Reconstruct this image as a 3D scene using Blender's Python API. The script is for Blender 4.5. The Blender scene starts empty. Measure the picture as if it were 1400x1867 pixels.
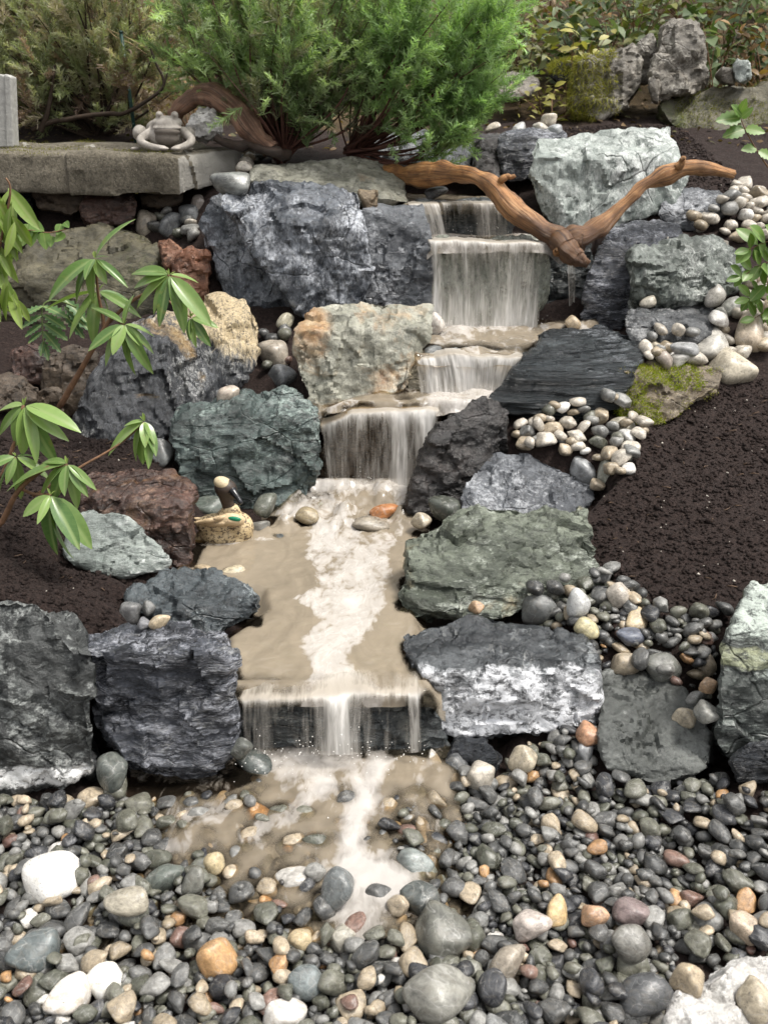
import bpy, bmesh, math, random
import numpy as np
from mathutils import Vector, Matrix, Euler, Quaternion

random.seed(7)
rng = np.random.default_rng(11)
SC = bpy.context.scene
COL = SC.collection
RAD = math.radians

# ------------------------------------------------------------------ camera
TH, FPX, CAMZ = RAD(22.0), 1700.0, 1.65
cd = bpy.data.cameras.new('camera')
cam = bpy.data.objects.new('camera', cd); COL.objects.link(cam)
cam.location = (0, 0, CAMZ); cam.rotation_euler = (RAD(90) - TH, 0, 0)
cd.sensor_fit = 'VERTICAL'; cd.sensor_height = 36.0; cd.lens = 36.0 * FPX / 1867.0
cd.clip_start = 0.05; cd.clip_end = 400
cd.dof.use_dof = True; cd.dof.focus_distance = 3.2; cd.dof.aperture_fstop = 5.6
SC.camera = cam

# ------------------------------------------------------------------ sky, sun, exposure (soft overcast)
SUN_EL, SUN_AZ = RAD(64), RAD(105)       # azimuth clockwise from +Y; brightest part of the cloud stands high to the right
w = bpy.data.worlds.new('World'); SC.world = w; w.use_nodes = True
nt = w.node_tree; nt.nodes.clear()
sky = nt.nodes.new('ShaderNodeTexSky'); sky.sky_type = 'NISHITA'; sky.sun_disc = False
sky.sun_elevation = SUN_EL; sky.sun_rotation = SUN_AZ
sky.air_density = 1.0; sky.dust_density = 4.0; sky.ozone_density = 1.0
hs = nt.nodes.new('ShaderNodeHueSaturation'); hs.inputs['Saturation'].default_value = 0.05   # overcast: grey-white
bg = nt.nodes.new('ShaderNodeBackground'); bg.inputs['Strength'].default_value = 0.10
wo = nt.nodes.new('ShaderNodeOutputWorld')
nt.links.new(sky.outputs[0], hs.inputs['Color']); nt.links.new(hs.outputs[0], bg.inputs['Color']); nt.links.new(bg.outputs[0], wo.inputs['Surface'])
sd = bpy.data.lights.new('sun', 'SUN'); sd.energy = 1.5; sd.angle = RAD(13); sd.color = (1.0, 0.95, 0.87)
sun = bpy.data.objects.new('sun', sd); COL.objects.link(sun)
sdir = Vector((math.sin(SUN_AZ) * math.cos(SUN_EL), math.cos(SUN_AZ) * math.cos(SUN_EL), math.sin(SUN_EL)))
sun.rotation_euler = sdir.to_track_quat('Z', 'Y').to_euler()
SC.view_settings.view_transform = 'Standard'; SC.view_settings.look = 'None'
SC.view_settings.exposure = 1.33; SC.view_settings.gamma = 1.0; SC.view_settings.use_curve_mapping = False

# ------------------------------------------------------------------ pixels <-> places
def ray(px, py):
    u = (px - 700.0) / FPX; v = (933.5 - py) / FPX
    return np.array([u, math.cos(TH) + v * math.sin(TH), -math.sin(TH) + v * math.cos(TH)])
def at(px, py, Y):
    d = ray(px, py); return np.array([0, 0, CAMZ]) + d * (Y / d[1])
def onz(px, py, z):
    d = ray(px, py); return np.array([0, 0, CAMZ]) + d * ((z - CAMZ) / d[2])
def depth(p):
    return p[1] * math.cos(TH) - (p[2] - CAMZ) * math.sin(TH)
def proj(P):
    P = np.asarray(P, float)
    dp = P[..., 1] * math.cos(TH) - (P[..., 2] - CAMZ) * math.sin(TH)
    up = P[..., 1] * math.sin(TH) + (P[..., 2] - CAMZ) * math.cos(TH)
    return 700 + FPX * P[..., 0] / dp, 933.5 - FPX * up / dp

# ------------------------------------------------------------------ numpy noise
def _h(i, j, k, s):
    n = (i * 374761393 + j * 668265263 + k * 2147483647 + s * 974634777) & 0xFFFFFFFF
    n = ((n ^ (n >> 13)) * 1274126177) & 0xFFFFFFFF
    n = ((n ^ (n >> 16)) * 2246822519) & 0xFFFFFFFF
    return ((n ^ (n >> 15)) & 0xFFFFFF) / float(0xFFFFFF)
def vn(P, s=0):
    P = np.asarray(P, float); I = np.floor(P).astype(np.int64); f = P - I; f = f * f * f * (f * (f * 6 - 15) + 10)
    i, j, k = I[:, 0], I[:, 1], I[:, 2]; x, y, z = f[:, 0], f[:, 1], f[:, 2]
    def L(a, b, t): return a + (b - a) * t
    return 2 * L(L(L(_h(i, j, k, s), _h(i+1, j, k, s), x), L(_h(i, j+1, k, s), _h(i+1, j+1, k, s), x), y),
             L(L(_h(i, j, k+1, s), _h(i+1, j, k+1, s), x), L(_h(i, j+1, k+1, s), _h(i+1, j+1, k+1, s), x), y), z) - 1
def fbm(P, s=0, o=4, g=.5):
    P = np.asarray(P, float); r = 0; a = 1; t = 0
    for q in range(o):
        r = r + a * vn(P * (2.03 ** q) + q * 17.3, s + q * 31); t += a; a *= g
    return r / t
def sstep(a, b, x):
    t = np.clip((x - a) / (b - a), 0, 1); return t * t * (3 - 2 * t)

# ------------------------------------------------------------------ object helpers
def tag(o, label=None, cat=None, group=None, kind=None):
    if label: o['label'] = label
    if cat: o['category'] = cat
    if group: o['group'] = group
    if kind: o['kind'] = kind
    return o
def empty(name, loc):
    o = bpy.data.objects.new(name, None); o.empty_display_size = .05; COL.objects.link(o); o.location = loc; return o
def mesh_obj(name, V, Fc, mat=None, parent=None, origin=None, smooth=True):
    V = np.asarray(V, float)
    org = np.zeros(3) if origin is None else np.asarray(origin, float)
    me = bpy.data.meshes.new(name); 
    if isinstance(Fc, np.ndarray):
        n, k = Fc.shape
        me.vertices.add(len(V)); me.vertices.foreach_set('co', (V - org).astype(np.float32).ravel())
        me.loops.add(n * k); me.loops.foreach_set('vertex_index', Fc.astype(np.int32).ravel())
        me.polygons.add(n); me.polygons.foreach_set('loop_start', np.arange(0, n * k, k, dtype=np.int32))
        me.update(calc_edges=True); me.validate()
    else:
        me.from_pydata((V - org).tolist(), [], Fc); me.update()
    if smooth: me.polygons.foreach_set('use_smooth', np.ones(len(me.polygons), bool))
    if mat: me.materials.append(mat)
    o = bpy.data.objects.new(name, me); COL.objects.link(o)
    o.location = org
    if parent is not None:
        o.parent = parent; o.location = org - np.asarray(parent.location) if parent.type == 'EMPTY' or True else org
    return o
def attr(o, name, vals, kind='FLOAT'):
    a = o.data.attributes.new(name, kind, 'POINT')
    if kind == 'FLOAT': a.data.foreach_set('value', np.asarray(vals, np.float32))
    else:
        c = np.ones((len(vals), 4), np.float32); c[:, :3] = vals; a.data.foreach_set('color', c.ravel())
def grid_faces(nu, nv):
    i = np.arange(nu - 1)[:, None]; j = np.arange(nv - 1)[None, :]
    a = (i * nv + j).ravel(); return np.stack([a, a + nv, a + nv + 1, a + 1], 1)
def tube(path, radii, sides=8, jit=0, seed=0, cap=True, taper_tip=False):
    P = np.asarray(path, float); n = len(P); R = np.asarray(radii, float) * np.ones(n)
    T = np.gradient(P, axis=0); T /= np.linalg.norm(T, axis=1)[:, None] + 1e-9
    ref = np.array([0, 0, 1.0]) if abs(T[0][2]) < .8 else np.array([1.0, 0, 0])
    V = []; up = ref
    for k in range(n):
        s = np.cross(T[k], up); s /= np.linalg.norm(s) + 1e-9; up = np.cross(s, T[k])
        a = np.arange(sides) * 2 * math.pi / sides
        V.append(P[k] + R[k] * (np.cos(a)[:, None] * s + np.sin(a)[:, None] * up))
    V = np.concatenate(V)
    if jit: V += jit * np.stack([vn(V * 14, seed + q) for q in range(3)], 1)
    Fc = []
    for k in range(n - 1):
        for q in range(sides):
            a = k * sides + q; b = k * sides + (q + 1) % sides; Fc.append((a, b, b + sides, a + sides))
    if cap:
        Fc.append(tuple(range(sides - 1, -1, -1))); Fc.append(tuple((n - 1) * sides + q for q in range(sides)))
    return V, Fc
def spline(pts, n):
    P = np.asarray(pts, float); m = len(P); t = np.linspace(0, m - 1, n); out = []
    for x in t:
        i = min(int(x), m - 2); f = x - i
        p0, p1, p2, p3 = P[max(i-1, 0)], P[i], P[i+1], P[min(i+2, m-1)]
        out.append(.5 * ((2*p1) + (-p0+p2)*f + (2*p0-5*p1+4*p2-p3)*f*f + (-p0+3*p1-3*p2+p3)*f**3))
    return np.array(out)
def merge(parts):
    V = []; Fc = []; o = 0
    for v, f in parts:
        V.append(np.asarray(v)); Fc += [tuple(int(i) + o for i in q) for q in f]; o += len(v)
    return np.concatenate(V), Fc

# ------------------------------------------------------------------ node helpers
def new_mat(name):
    m = bpy.data.materials.new(name); m.use_nodes = True
    t = m.node_tree; return m, t, t.nodes['Principled BSDF']
class NB:
    def __init__(s, t): s.t = t
    def n(s, typ, **kw):
        x = s.t.nodes.new(typ)
        for k, v in kw.items(): setattr(x, k, v)
        return x
    def l(s, a, b): s.t.links.new(a, b)
    def noise(s, vec, scale, detail=6, rough=.6, dist=0, w=None):
        x = s.n('ShaderNodeTexNoise'); x.inputs['Scale'].default_value = scale; x.inputs['Detail'].default_value = detail
        x.inputs['Roughness'].default_value = rough; x.inputs['Distortion'].default_value = dist
        if vec is not None: s.l(vec, x.inputs['Vector'])
        return x.outputs['Fac']
    def ramp(s, fac, stops, interp='LINEAR'):
        x = s.n('ShaderNodeValToRGB'); r = x.color_ramp; r.interpolation = interp
        while len(r.elements) < len(stops): r.elements.new(.5)
        for e, (p, c) in zip(r.elements, stops):
            e.position = p; e.color = (c, c, c, 1) if isinstance(c, (int, float)) else (*c, 1)
        s.l(fac, x.inputs['Fac']); return x.outputs['Color']
    def mix(s, fac, a, b, mode='MIX'):
        x = s.n('ShaderNodeMix', data_type='RGBA', blend_type=mode); 
        for v, i in ((fac, 0), (a, 6), (b, 7)):
            if isinstance(v, (int, float)): x.inputs[i].default_value = v if i == 0 else (v, v, v, 1)
            elif isinstance(v, tuple): x.inputs[i].default_value = (*v, 1)
            else: s.l(v, x.inputs[i])
        return x.outputs[2]
    def math(s, op, a, b=None, c=None):
        x = s.n('ShaderNodeMath', operation=op)
        for q, v in enumerate((a, b, c)):
            if v is None: continue
            if isinstance(v, (int, float)): x.inputs[q].default_value = v
            else: s.l(v, x.inputs[q])
        return x.outputs[0]
    def coord(s, scale=(1, 1, 1), rot=(0, 0, 0), loc=(0, 0, 0), src='Object', vec=None):
        m = s.n('ShaderNodeMapping'); m.inputs['Scale'].default_value = scale; m.inputs['Rotation'].default_value = rot; m.inputs['Location'].default_value = loc
        s.l(vec if vec is not None else s.n('ShaderNodeTexCoord').outputs[src], m.inputs['Vector']); return m.outputs[0]
    def bump(s, h, strength=.5, dist=.01, normal=None):
        x = s.n('ShaderNodeBump'); x.inputs['Strength'].default_value = strength; x.inputs['Distance'].default_value = dist
        s.l(h, x.inputs['Height'])
        if normal is not None: s.l(normal, x.inputs['Normal'])
        return x.outputs[0]
    def attr(s, name, out='Fac'):
        x = s.n('ShaderNodeAttribute', attribute_name=name); return x.outputs[out]

_rm = {}
def rockmat(name, dark=(.03,.034,.042), mid=(.10,.11,.13), light=(.42,.43,.45), lightamt=.35, vein=.3, rust=0, rustcol=(.30,.15,.05),
            rustcol2=(.42,.30,.16), stretch=(1,1,2.2), rot=(.3,.2,0), rough=(.35,.65), scale=1.0, bump=.7, band=None, lichen=None, seed=0):
    m, t, b = new_mat(name); B = NB(t)
    co = B.coord(stretch, rot, (seed * 3.7, seed * 1.3, seed * 5.1))
    ci = B.coord((1, 1, 1), (0, 0, 0), (seed * 2.1, seed * 4.3, seed))
    n1 = B.noise(co, 3.2 * scale, 5, .62, .8)
    base = B.ramp(n1, [(.34, tuple(c * .8 for c in dark)), (.66, mid)])
    n2 = B.noise(co, 11 * scale, 8, .78, .6)
    n2b = B.noise(ci, 2.3 * scale, 4, .6, .5)
    nf = B.noise(co, 58 * scale, 4, .75, .2)
    lm = B.math('ADD', B.math('ADD', B.math('MULTIPLY', n2, .62), B.math('MULTIPLY', nf, .38)), B.math('MULTIPLY', B.math('SUBTRACT', n2b, .5), .62))
    wv = B.n('ShaderNodeTexNoise'); wv.inputs['Scale'].default_value = 6 * scale; wv.inputs['Detail'].default_value = 4; B.l(ci, wv.inputs['Vector'])
    wm = B.n('ShaderNodeMix', data_type='VECTOR'); wm.inputs[0].default_value = .09; B.l(co, wm.inputs[4]); B.l(wv.outputs['Color'], wm.inputs[5])
    vc = B.n('ShaderNodeTexVoronoi', feature='DISTANCE_TO_EDGE'); vc.inputs['Scale'].default_value = 3.6 * scale; B.l(wm.outputs[1], vc.inputs['Vector'])
    vf = B.n('ShaderNodeTexVoronoi', feature='F1'); vf.inputs['Scale'].default_value = 8.5 * scale; B.l(wm.outputs[1], vf.inputs['Vector'])
    crk = B.math('MULTIPLY', B.ramp(vc.outputs['Distance'], [(.0, 1.), (.017, 0.)]), B.ramp(n2b, [(.47, 0.), (.60, 1.)]))
    th = .71 - .40 * lightamt
    lmask = B.ramp(lm, [(th - .03, 0.), (th + .03, .5), (th + .12, 1.)])
    colr = B.mix(lmask, base, light)
    # dark flecks of the mineral grain
    n5 = B.noise(co, 26 * scale, 5, .8, .3)
    colr = B.mix(B.ramp(n5, [(.36, 1.), (.52, 0.)]), colr, tuple(c * .55 for c in dark))
    if vein:
        v1 = B.noise(co, 2.1 * scale, 5, .55, 2.2)
        va = B.math('ABSOLUTE', B.math('SUBTRACT', v1, .5))
        vm = B.math('MULTIPLY', B.math('MULTIPLY', B.ramp(va, [(.0, 1.), (.016, 0.)]), B.ramp(n2b, [(.50, 0.), (.62, 1.)])), vein * .9)
        colr = B.mix(vm, colr, (.62, .62, .60))
    if rust:
        r1 = B.noise(ci, 2.6 * scale, 7, .68, .9)
        th = .74 - .42 * rust
        rm = B.ramp(r1, [(th - .05, 0.), (th + .10, 1.)])
        rc = B.mix(B.ramp(n2, [(.38, 0.), (.62, 1.)]), rustcol, rustcol2)
        colr = B.mix(B.math('MULTIPLY', rm, .85), colr, rc)
    if band:      # (axis direction, centre, half width, colour) a quartz band or a coloured crust across the rock
        for (ax, c0, hw, bc, st) in band:
            vm_ = B.n('ShaderNodeVectorMath', operation='DOT_PRODUCT'); B.l(B.n('ShaderNodeTexCoord').outputs['Object'], vm_.inputs[0]); vm_.inputs[1].default_value = ax
            d = B.math('ADD', B.math('SUBTRACT', vm_.outputs['Value'], c0), B.math('MULTIPLY', B.math('SUBTRACT', n2, .5), hw * 1.6))
            bm_ = B.ramp(B.math('DIVIDE', B.math('ABSOLUTE', d), hw), [(.75, 1.), (1.0, 0.)])
            spk = B.ramp(n5, [(.40, .15), (.50, 1.)])
            colr = B.mix(B.math('MULTIPLY', B.math('MULTIPLY', bm_, spk), st), colr, bc)
    colr = B.mix(B.math('MULTIPLY', crk, .45), colr, tuple(c * .35 for c in dark))
    fine = B.noise(ci, 140, 2, .7)
    colr = B.mix(.35, colr, B.ramp(fine, [(.3, .25), (.7, .75)]), 'OVERLAY')
    B.l(colr, b.inputs['Base Color'])
    B.l(B.ramp(n2, [(.3, rough[0] * .55), (.7, rough[1] * .72)]), b.inputs['Roughness'])
    hsum = B.math('ADD', B.math('ADD', B.math('MULTIPLY', n2, .7), B.math('MULTIPLY', n5, .5)), B.math('SUBTRACT', B.math('MULTIPLY', vf.outputs['Distance'], .9), B.math('MULTIPLY', crk, .6)))
    nb = B.bump(hsum, bump, .022)
    nb = B.bump(fine, .25, .003, nb)
    B.l(nb, b.inputs['Normal'])
    b.inputs['Specular IOR Level'].default_value = .5
    return m
def simple(name, col, rough=.6, var=.25, scale=20, bump=.3, spec=.4, col2=None):
    m, t, b = new_mat(name); B = NB(t); co = B.coord()
    n = B.noise(co, scale, 7, .65, .4)
    c2 = col2 or tuple(min(1, c * (1 + var)) for c in col)
    B.l(B.ramp(n, [(.3, tuple(c * (1 - var) for c in col)), (.7, c2)]), b.inputs['Base Color'])
    b.inputs['Roughness'].default_value = rough; b.inputs['Specular IOR Level'].default_value = spec
    if bump: B.l(B.bump(n, bump, .01), b.inputs['Normal'])
    return m

# ------------------------------------------------------------------ rocks
ROCKN = []; ROCKS = []        # world verts of every rock, for the height map that pebbles settle on
def hull_bm(bm, pts):
    vs = [bm.verts.new(p) for p in pts]
    r = bmesh.ops.convex_hull(bm, input=vs)
    dele = [g for g in r.get('geom_interior', []) if isinstance(g, bmesh.types.BMVert)] + [g for g in r.get('geom_unused', []) if isinstance(g, bmesh.types.BMVert)]
    if dele: bmesh.ops.delete(bm, geom=list(set(dele)), context='VERTS')
def remesh_verts(bm, vox):
    me = bpy.data.meshes.new('tmp'); bm.to_mesh(me); bm.free()
    o = bpy.data.objects.new('tmp', me); COL.objects.link(o)
    md = o.modifiers.new('r', 'REMESH'); md.mode = 'VOXEL'; md.voxel_size = vox; md.use_smooth_shade = True
    dg = bpy.context.evaluated_depsgraph_get(); e = o.evaluated_get(dg); m2 = bpy.data.meshes.new_from_object(e)
    bpy.data.objects.remove(o); bpy.data.meshes.remove(me)
    return m2
def verts(me):
    a = np.empty(len(me.vertices) * 3, np.float32); me.vertices.foreach_get('co', a); return a.reshape(-1, 3).astype(float)
def normals(me):
    a = np.empty(len(me.vertices) * 3, np.float32); me.vertices.foreach_get('normal', a); return a.reshape(-1, 3).astype(float)
def smooth_np(me, V, it=2, f=.5):
    E = np.empty(len(me.edges) * 2, np.int32); me.edges.foreach_get('vertices', E); E = E.reshape(-1, 2)
    deg = np.bincount(E.ravel(), minlength=len(V)).astype(float)[:, None] + 1e-9
    for _ in range(it):
        S = np.zeros_like(V)
        for c in range(3):
            S[:, c] = np.bincount(E[:, 0], V[E[:, 1], c], len(V)) + np.bincount(E[:, 1], V[E[:, 0], c], len(V))
        V = V + f * (S / deg - V)
    return V
_rk = [0]
def rock(label, hulls, mat, name='boulder', amp=.014, strata=None, facets=14, cut=.036, cat='boulder', group=None, vpx=4.6, crack=.012, smooth=2, chip=.55):
    """hulls: (Y, back thickness, [(px, py, dY), ...]) - the traced outline at its own distance, closed to a solid"""
    _rk[0] += 1; seed = _rk[0] * 13
    r = np.random.default_rng(seed)
    bm = bmesh.new(); allp = []
    for (Y, th, pts) in hulls:
        A = np.array([(p[0], p[1]) for p in pts], float); c = A.mean(0); W = []
        for p in pts:
            pe = c + (np.array(p[:2]) - c) * 1.045
            W.append(at(pe[0], pe[1], Y + (p[2] if len(p) > 2 else 0)))
            q = c + (np.array(p[:2]) - c) * .86
            W.append(at(q[0], q[1] + 6, Y + th + (p[2] * .4 if len(p) > 2 else 0)))
        allp += W
        hull_bm(bm, W)
    allp = np.array(allp); ctr = allp.mean(0); size = np.ptp(allp, axis=0).max()
    vox = vpx / FPX * depth(ctr)
    me = remesh_verts(bm, vox); V = verts(me)
    for _ in range(facets):
        n = r.normal(size=3); n[1] -= .35; n /= np.linalg.norm(n)
        s = V @ n; d = s.max() - cut * size * r.uniform(.4, 1.5); ex = np.clip(s - d, 0, None)
        V = V - n * (ex * .97)[:, None]
    V = smooth_np(me, V, smooth, .35)
    me.vertices.foreach_set('co', V.astype(np.float32).ravel()); me.update(); N = normals(me)
    k = 1.0 / size
    d = amp * (fbm(V * (4.2 * k) + seed, seed, 3) * .5 + .45 * fbm(V * (13 * k) + seed, seed + 5, 4, .6))
    # chipped planes: noise squeezed into flat terraces
    q = fbm(V * (6.5 * k) + 3 * seed, seed + 9, 3) * 3.5; fq = np.floor(q)
    d += amp * .8 * (fq + sstep(.72, 1.0, q - fq)) / 3.5
    # fractured planes: each chip keeps its own tilt, so chips meet in sharp steps
    for K, tl in ((12, .26), (50, .12)):
        sd_ = V[r.choice(len(V), K)]; gt = r.normal(size=(K, 3)) * tl
        D2 = ((V[:, None, :] - sd_[None]) ** 2).sum(2) + .0006 * size * vn(V * (14 * k), seed + 6)[:, None]; ki = D2.argmin(1)
        d += np.clip(((V - sd_[ki]) * gt[ki]).sum(1), -1.6 * amp, 1.6 * amp) * chip
    rg = fbm(V * (9 * k) + 2 * seed, seed + 15, 4, .6); d += amp * .55 * (.35 - 2 * np.abs(rg))       # sharp ribs
    q2 = fbm(V * (19 * k) + seed, seed + 33, 2) * 4; f2 = np.floor(q2); d += amp * .45 * (f2 + sstep(.6, 1.0, q2 - f2)) / 4
    if strata:
        bd, tk, sa = strata; bd = np.array(bd, float); bd /= np.linalg.norm(bd)
        s = V @ bd + .35 * tk * fbm(V * (5 * k) + 7, seed + 2, 3) * 3
        kk = s / tk; fk = np.floor(kk); fr = sstep(.72, 1.0, kk - fk)
        z0 = np.zeros_like(fk, np.int64)
        h0 = _h(fk.astype(np.int64), z0, z0, seed); h1 = _h(fk.astype(np.int64) + 1, z0, z0, seed)
        d += sa * ((h0 + (h1 - h0) * fr) - .5) * (.55 + .8 * np.clip(fbm(V * (3.2 * k) + 19, seed + 3, 2) + .3, 0, 1))
    if crack:
        n1 = fbm(V * (5.5 * k) + 5, seed + 21, 3); d -= crack * np.exp(-(n1 / .035) ** 2) * sstep(-.1, .25, vn(V * (4 * k) + 2, seed + 4))
    V = V + N * d[:, None]
    org = np.array([V[:, 0].mean(), V[:, 1].mean(), V[:, 2].min()])
    me.vertices.foreach_set('co', (V - org).astype(np.float32).ravel()); me.update()
    me.polygons.foreach_set('use_smooth', np.ones(len(me.polygons), bool))
    me.set_sharp_from_angle(angle=RAD(30)); me.materials.clear(); me.materials.append(mat); me.name = name
    o = bpy.data.objects.new(name, me); COL.objects.link(o); o.location = org
    tag(o, label, cat, group)
    ROCKS.append(V); ROCKN.append(normals(me))
    return o
# ------------------------------------------------------------------ terrain
Z1, Z2, Z3, Z4, Z5 = .225, .634, .785, 1.190, 1.335       # water levels of the five steps
_cp = []
def cp(px, py, Y): _cp.append(tuple(at(px, py, Y)))
def cw(x, y, z): _cp.append((x, y, z))
# front gravel bed
for x in (-3.6, -1.8, -.8, 0, .8, 1.8, 3.6):
    for y in (-1.5, .6, 1.3, 1.9): cw(x, y, -.03 if y < 1.0 else -.035)
for x in (-.35, -.1, .15): cw(x, 1.7, -.045); cw(x, 2.0, -.052); cw(x, 2.2, -.06)
for x in (-1.2, -.8): cw(x, 2.15, -.02)
# pool 1 and rapids bed
for y in (2.4, 2.7, 3.0, 3.25):
    for x in (-.35, -.1, .1): cw(x, y, .08)
cw(-.6, 3.1, .10); cw(-.65, 3.3, .12); cw(-.45, 2.75, .10)
for x in (-.25, -.05, .12): cw(x, 3.5, .17); cw(x, 3.66, .2)
for x in (-.2, 0, .2): cw(x, 3.85, .48); cw(x, 4.0, .5)
for x, y, z in ((.85, 4.3, .66), (.9, 4.5, .69), (1.0, 4.4, .70), (.95, 4.62, .9)): cw(x, y, z)
for x in (.05, .25, .4): cw(x, 4.2, .64); cw(x, 4.45, .68)
for x in (.2, .45, .65): cw(x, 4.7, 1.05); cw(x, 4.85, 1.08)
for x in (.1, .3, .5): cw(x, 5.2, 1.22); cw(x, 5.6, 1.25)
# left soil terrace
for a in ((-60,1120,2.35),(60,1100,2.45),(180,1120,2.5),(215,1050,2.75),(30,1020,2.75),(120,1060,2.7),(-40,930,2.95),(60,940,3.0),(200,850,3.45),(280,840,3.6),(150,830,3.5),(0,850,3.3),(-100,800,3.5)): cp(*a)
for a in ((250,740,4.0),(60,770,3.75),(-60,760,3.8),(430,740,4.02),(500,690,4.1),(520,600,4.4),(440,580,4.45)): cp(*a)
for a in ((0,640,4.45),(150,620,4.5),(300,560,4.6),(-120,640,4.4),(20,470,5.0),(150,430,5.15),(300,450,5.0),(350,400,5.15),(-150,450,5.1)): cp(*a)
for a in ((0,360,5.35),(200,352,5.4),(380,345,5.2),(450,330,5.15),(-250,350,5.4)): cp(*a)
for a in ((0,268,6.0),(200,266,6.1),(400,272,5.9),(540,296,5.6),(620,300,5.6),(-300,262,6.0)): cp(*a)
# right bank
for a in ((1150,1140,2.55),(1300,1130,2.58),(1400,1140,2.5),(1500,1150,2.5),(1120,1030,2.85),(1250,980,3.0),(1400,960,3.05),(1550,950,3.1),(1180,860,3.35),(1300,830,3.5),(1400,820,3.55),(1600,800,3.6),
          (1230,760,3.72),(1330,720,3.95),(1400,690,4.05),(1500,680,4.1)): cp(*a)
for a in ((1000,800,3.62),(1080,800,3.62),(1120,850,3.45),(950,790,3.68),(1100,760,3.72),(1050,700,4.0),(1060,1130,2.58),(1120,1205,2.47),(1250,1235,2.40),(1300,1270,2.30),(1350,1440,1.98)): cp(*a)
for a in ((1200,650,4.1),(1280,600,4.3),(1350,560,4.45),(1400,620,4.25),(1390,480,4.75),(1330,540,4.5),(1450,540,4.5),(1560,600,4.3)): cp(*a)
for a in ((1250,430,4.85),(1350,410,4.95),(1400,380,5.05),(1330,350,5.25),(1400,320,5.5),(1250,300,5.6),(1400,260,6.2),(1100,300,5.6),(1050,300,5.6),(1550,350,5.3),(1600,260,6.2)): cp(*a)
# upper shelf and the wood behind it
for a in ((700,290,6.0),(850,300,5.9),(950,260,6.0),(1000,235,6.5),(1150,215,6.7),(1300,215,6.7),(900,225,6.7),(700,255,6.8),(1500,200,6.8)): cp(*a)
for x in (-5, -3, -1.5, 0, 1.5, 3, 5):
    cw(x, 7.4, 1.85); cw(x, 8.6, 2.35); cw(x, 10.5, 3.15); cw(x, 14, 4.6)
for x in (-3.6, 3.6): cw(x, 3, .5); cw(x, 4.5, 1.0); cw(x, 6, 1.6); cw(x, 2, .05)
_CP = np.array(_cp)
def _phi(r): return r
_D = np.linalg.norm(_CP[:, None, :2] - _CP[None, :, :2], axis=2)
_n = len(_CP); _A = np.zeros((_n + 3, _n + 3)); _A[:_n, :_n] = -_phi(_D) + np.eye(_n) * .01
_A[:_n, _n] = 1; _A[:_n, _n + 1:] = _CP[:, :2]; _A[_n:, :_n] = _A[:_n, _n:].T
_W = np.linalg.solve(_A, np.r_[_CP[:, 2], 0, 0, 0])
def zt(x, y):
    x = np.clip(np.asarray(x, float), -5, 5); y = np.clip(np.asarray(y, float), -1.5, 14); sh = x.shape; x = x.ravel(); y = y.ravel(); out = np.empty_like(x)
    for i in range(0, len(x), 20000):
        q = np.stack([x[i:i+20000], y[i:i+20000]], 1); d = np.linalg.norm(q[:, None] - _CP[None, :, :2], axis=2)
        out[i:i+20000] = -_phi(d) @ _W[:_n] + _W[_n] + q @ _W[_n+1:]
    return out.reshape(sh)
def soil_rough(x, y):
    P = np.stack([x, y, 0 * x], 1)
    return .022 * fbm(P * 5, 3, 3) + .010 * fbm(P * 28, 8, 3)
xs = np.r_[-90, -50, -28, -16, -10, -7, np.arange(-4.5, -2.2, .12), np.arange(-2.2, 2.4, .025), np.arange(2.4, 4.6, .12), 7, 10, 16, 28, 50, 90]
ys = np.r_[-70, -35, -18, -9, -4, -1.5, np.arange(0, 1.2, .12), np.arange(1.2, 7.2, .025), np.arange(7.2, 14.2, .1), 18, 25, 40, 70, 110]
# ------------------------------------------------------------------ boulders
SLATE  = rockmat('dark_slate', (.018,.020,.026), (.070,.076,.092), (.38,.39,.43), .41, .35, stretch=(1,1,4), rot=(.25,.15,0), rough=(.25,.5), seed=1)  # pale patches are mineral, brightened to paint in wet sheen
SLATE2 = rockmat('black_slate', (.012,.013,.016), (.045,.050,.058), (.26,.27,.29), .22, .15, stretch=(1,1,6), rot=(.1,.12,0), rough=(.22,.5), bump=1.0, seed=2)
BLUE   = rockmat('blue_grey_rock', (.045,.050,.060), (.15,.165,.19), (.46,.48,.52), .42, .25, stretch=(1.3,1,1), rot=(0,.5,.3), rough=(.35,.6), scale=.9, seed=3)  # light tone holds white mineral and painted highlights together
BLUE2  = rockmat('blue_grey_speckled', (.05,.055,.065), (.15,.16,.175), (.45,.46,.48), .40, .1, stretch=(1,1,1.4), rough=(.4,.7), scale=1.3, seed=4)
GREEN  = rockmat('green_grey_rock', (.030,.040,.038), (.095,.125,.118), (.33,.40,.37), .30, .2, stretch=(1,1,2.2), rot=(.5,.5,0), rough=(.3,.6), seed=5)
GREEN2 = rockmat('green_layered_rock', (.060,.070,.052), (.19,.21,.165), (.45,.48,.42), .42, .25, rust=.22, rustcol=(.20,.13,.06), rustcol2=(.34,.27,.16), stretch=(1,1,3.5), rot=(.15,.25,0), rough=(.35,.65), seed=6)
PALE   = rockmat('pale_green_rock', (.20,.235,.215), (.40,.43,.405), (.66,.68,.66), .42, .3, stretch=(1.5,1.5,1), rot=(.3,.7,.4), rough=(.5,.75), scale=.8, bump=.7, seed=7)
PALE2  = rockmat('pale_green_slab', (.17,.20,.185), (.34,.37,.345), (.58,.60,.58), .40, .5, stretch=(1,1,3), rot=(0,.3,0), rough=(.4,.7), seed=8)
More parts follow.
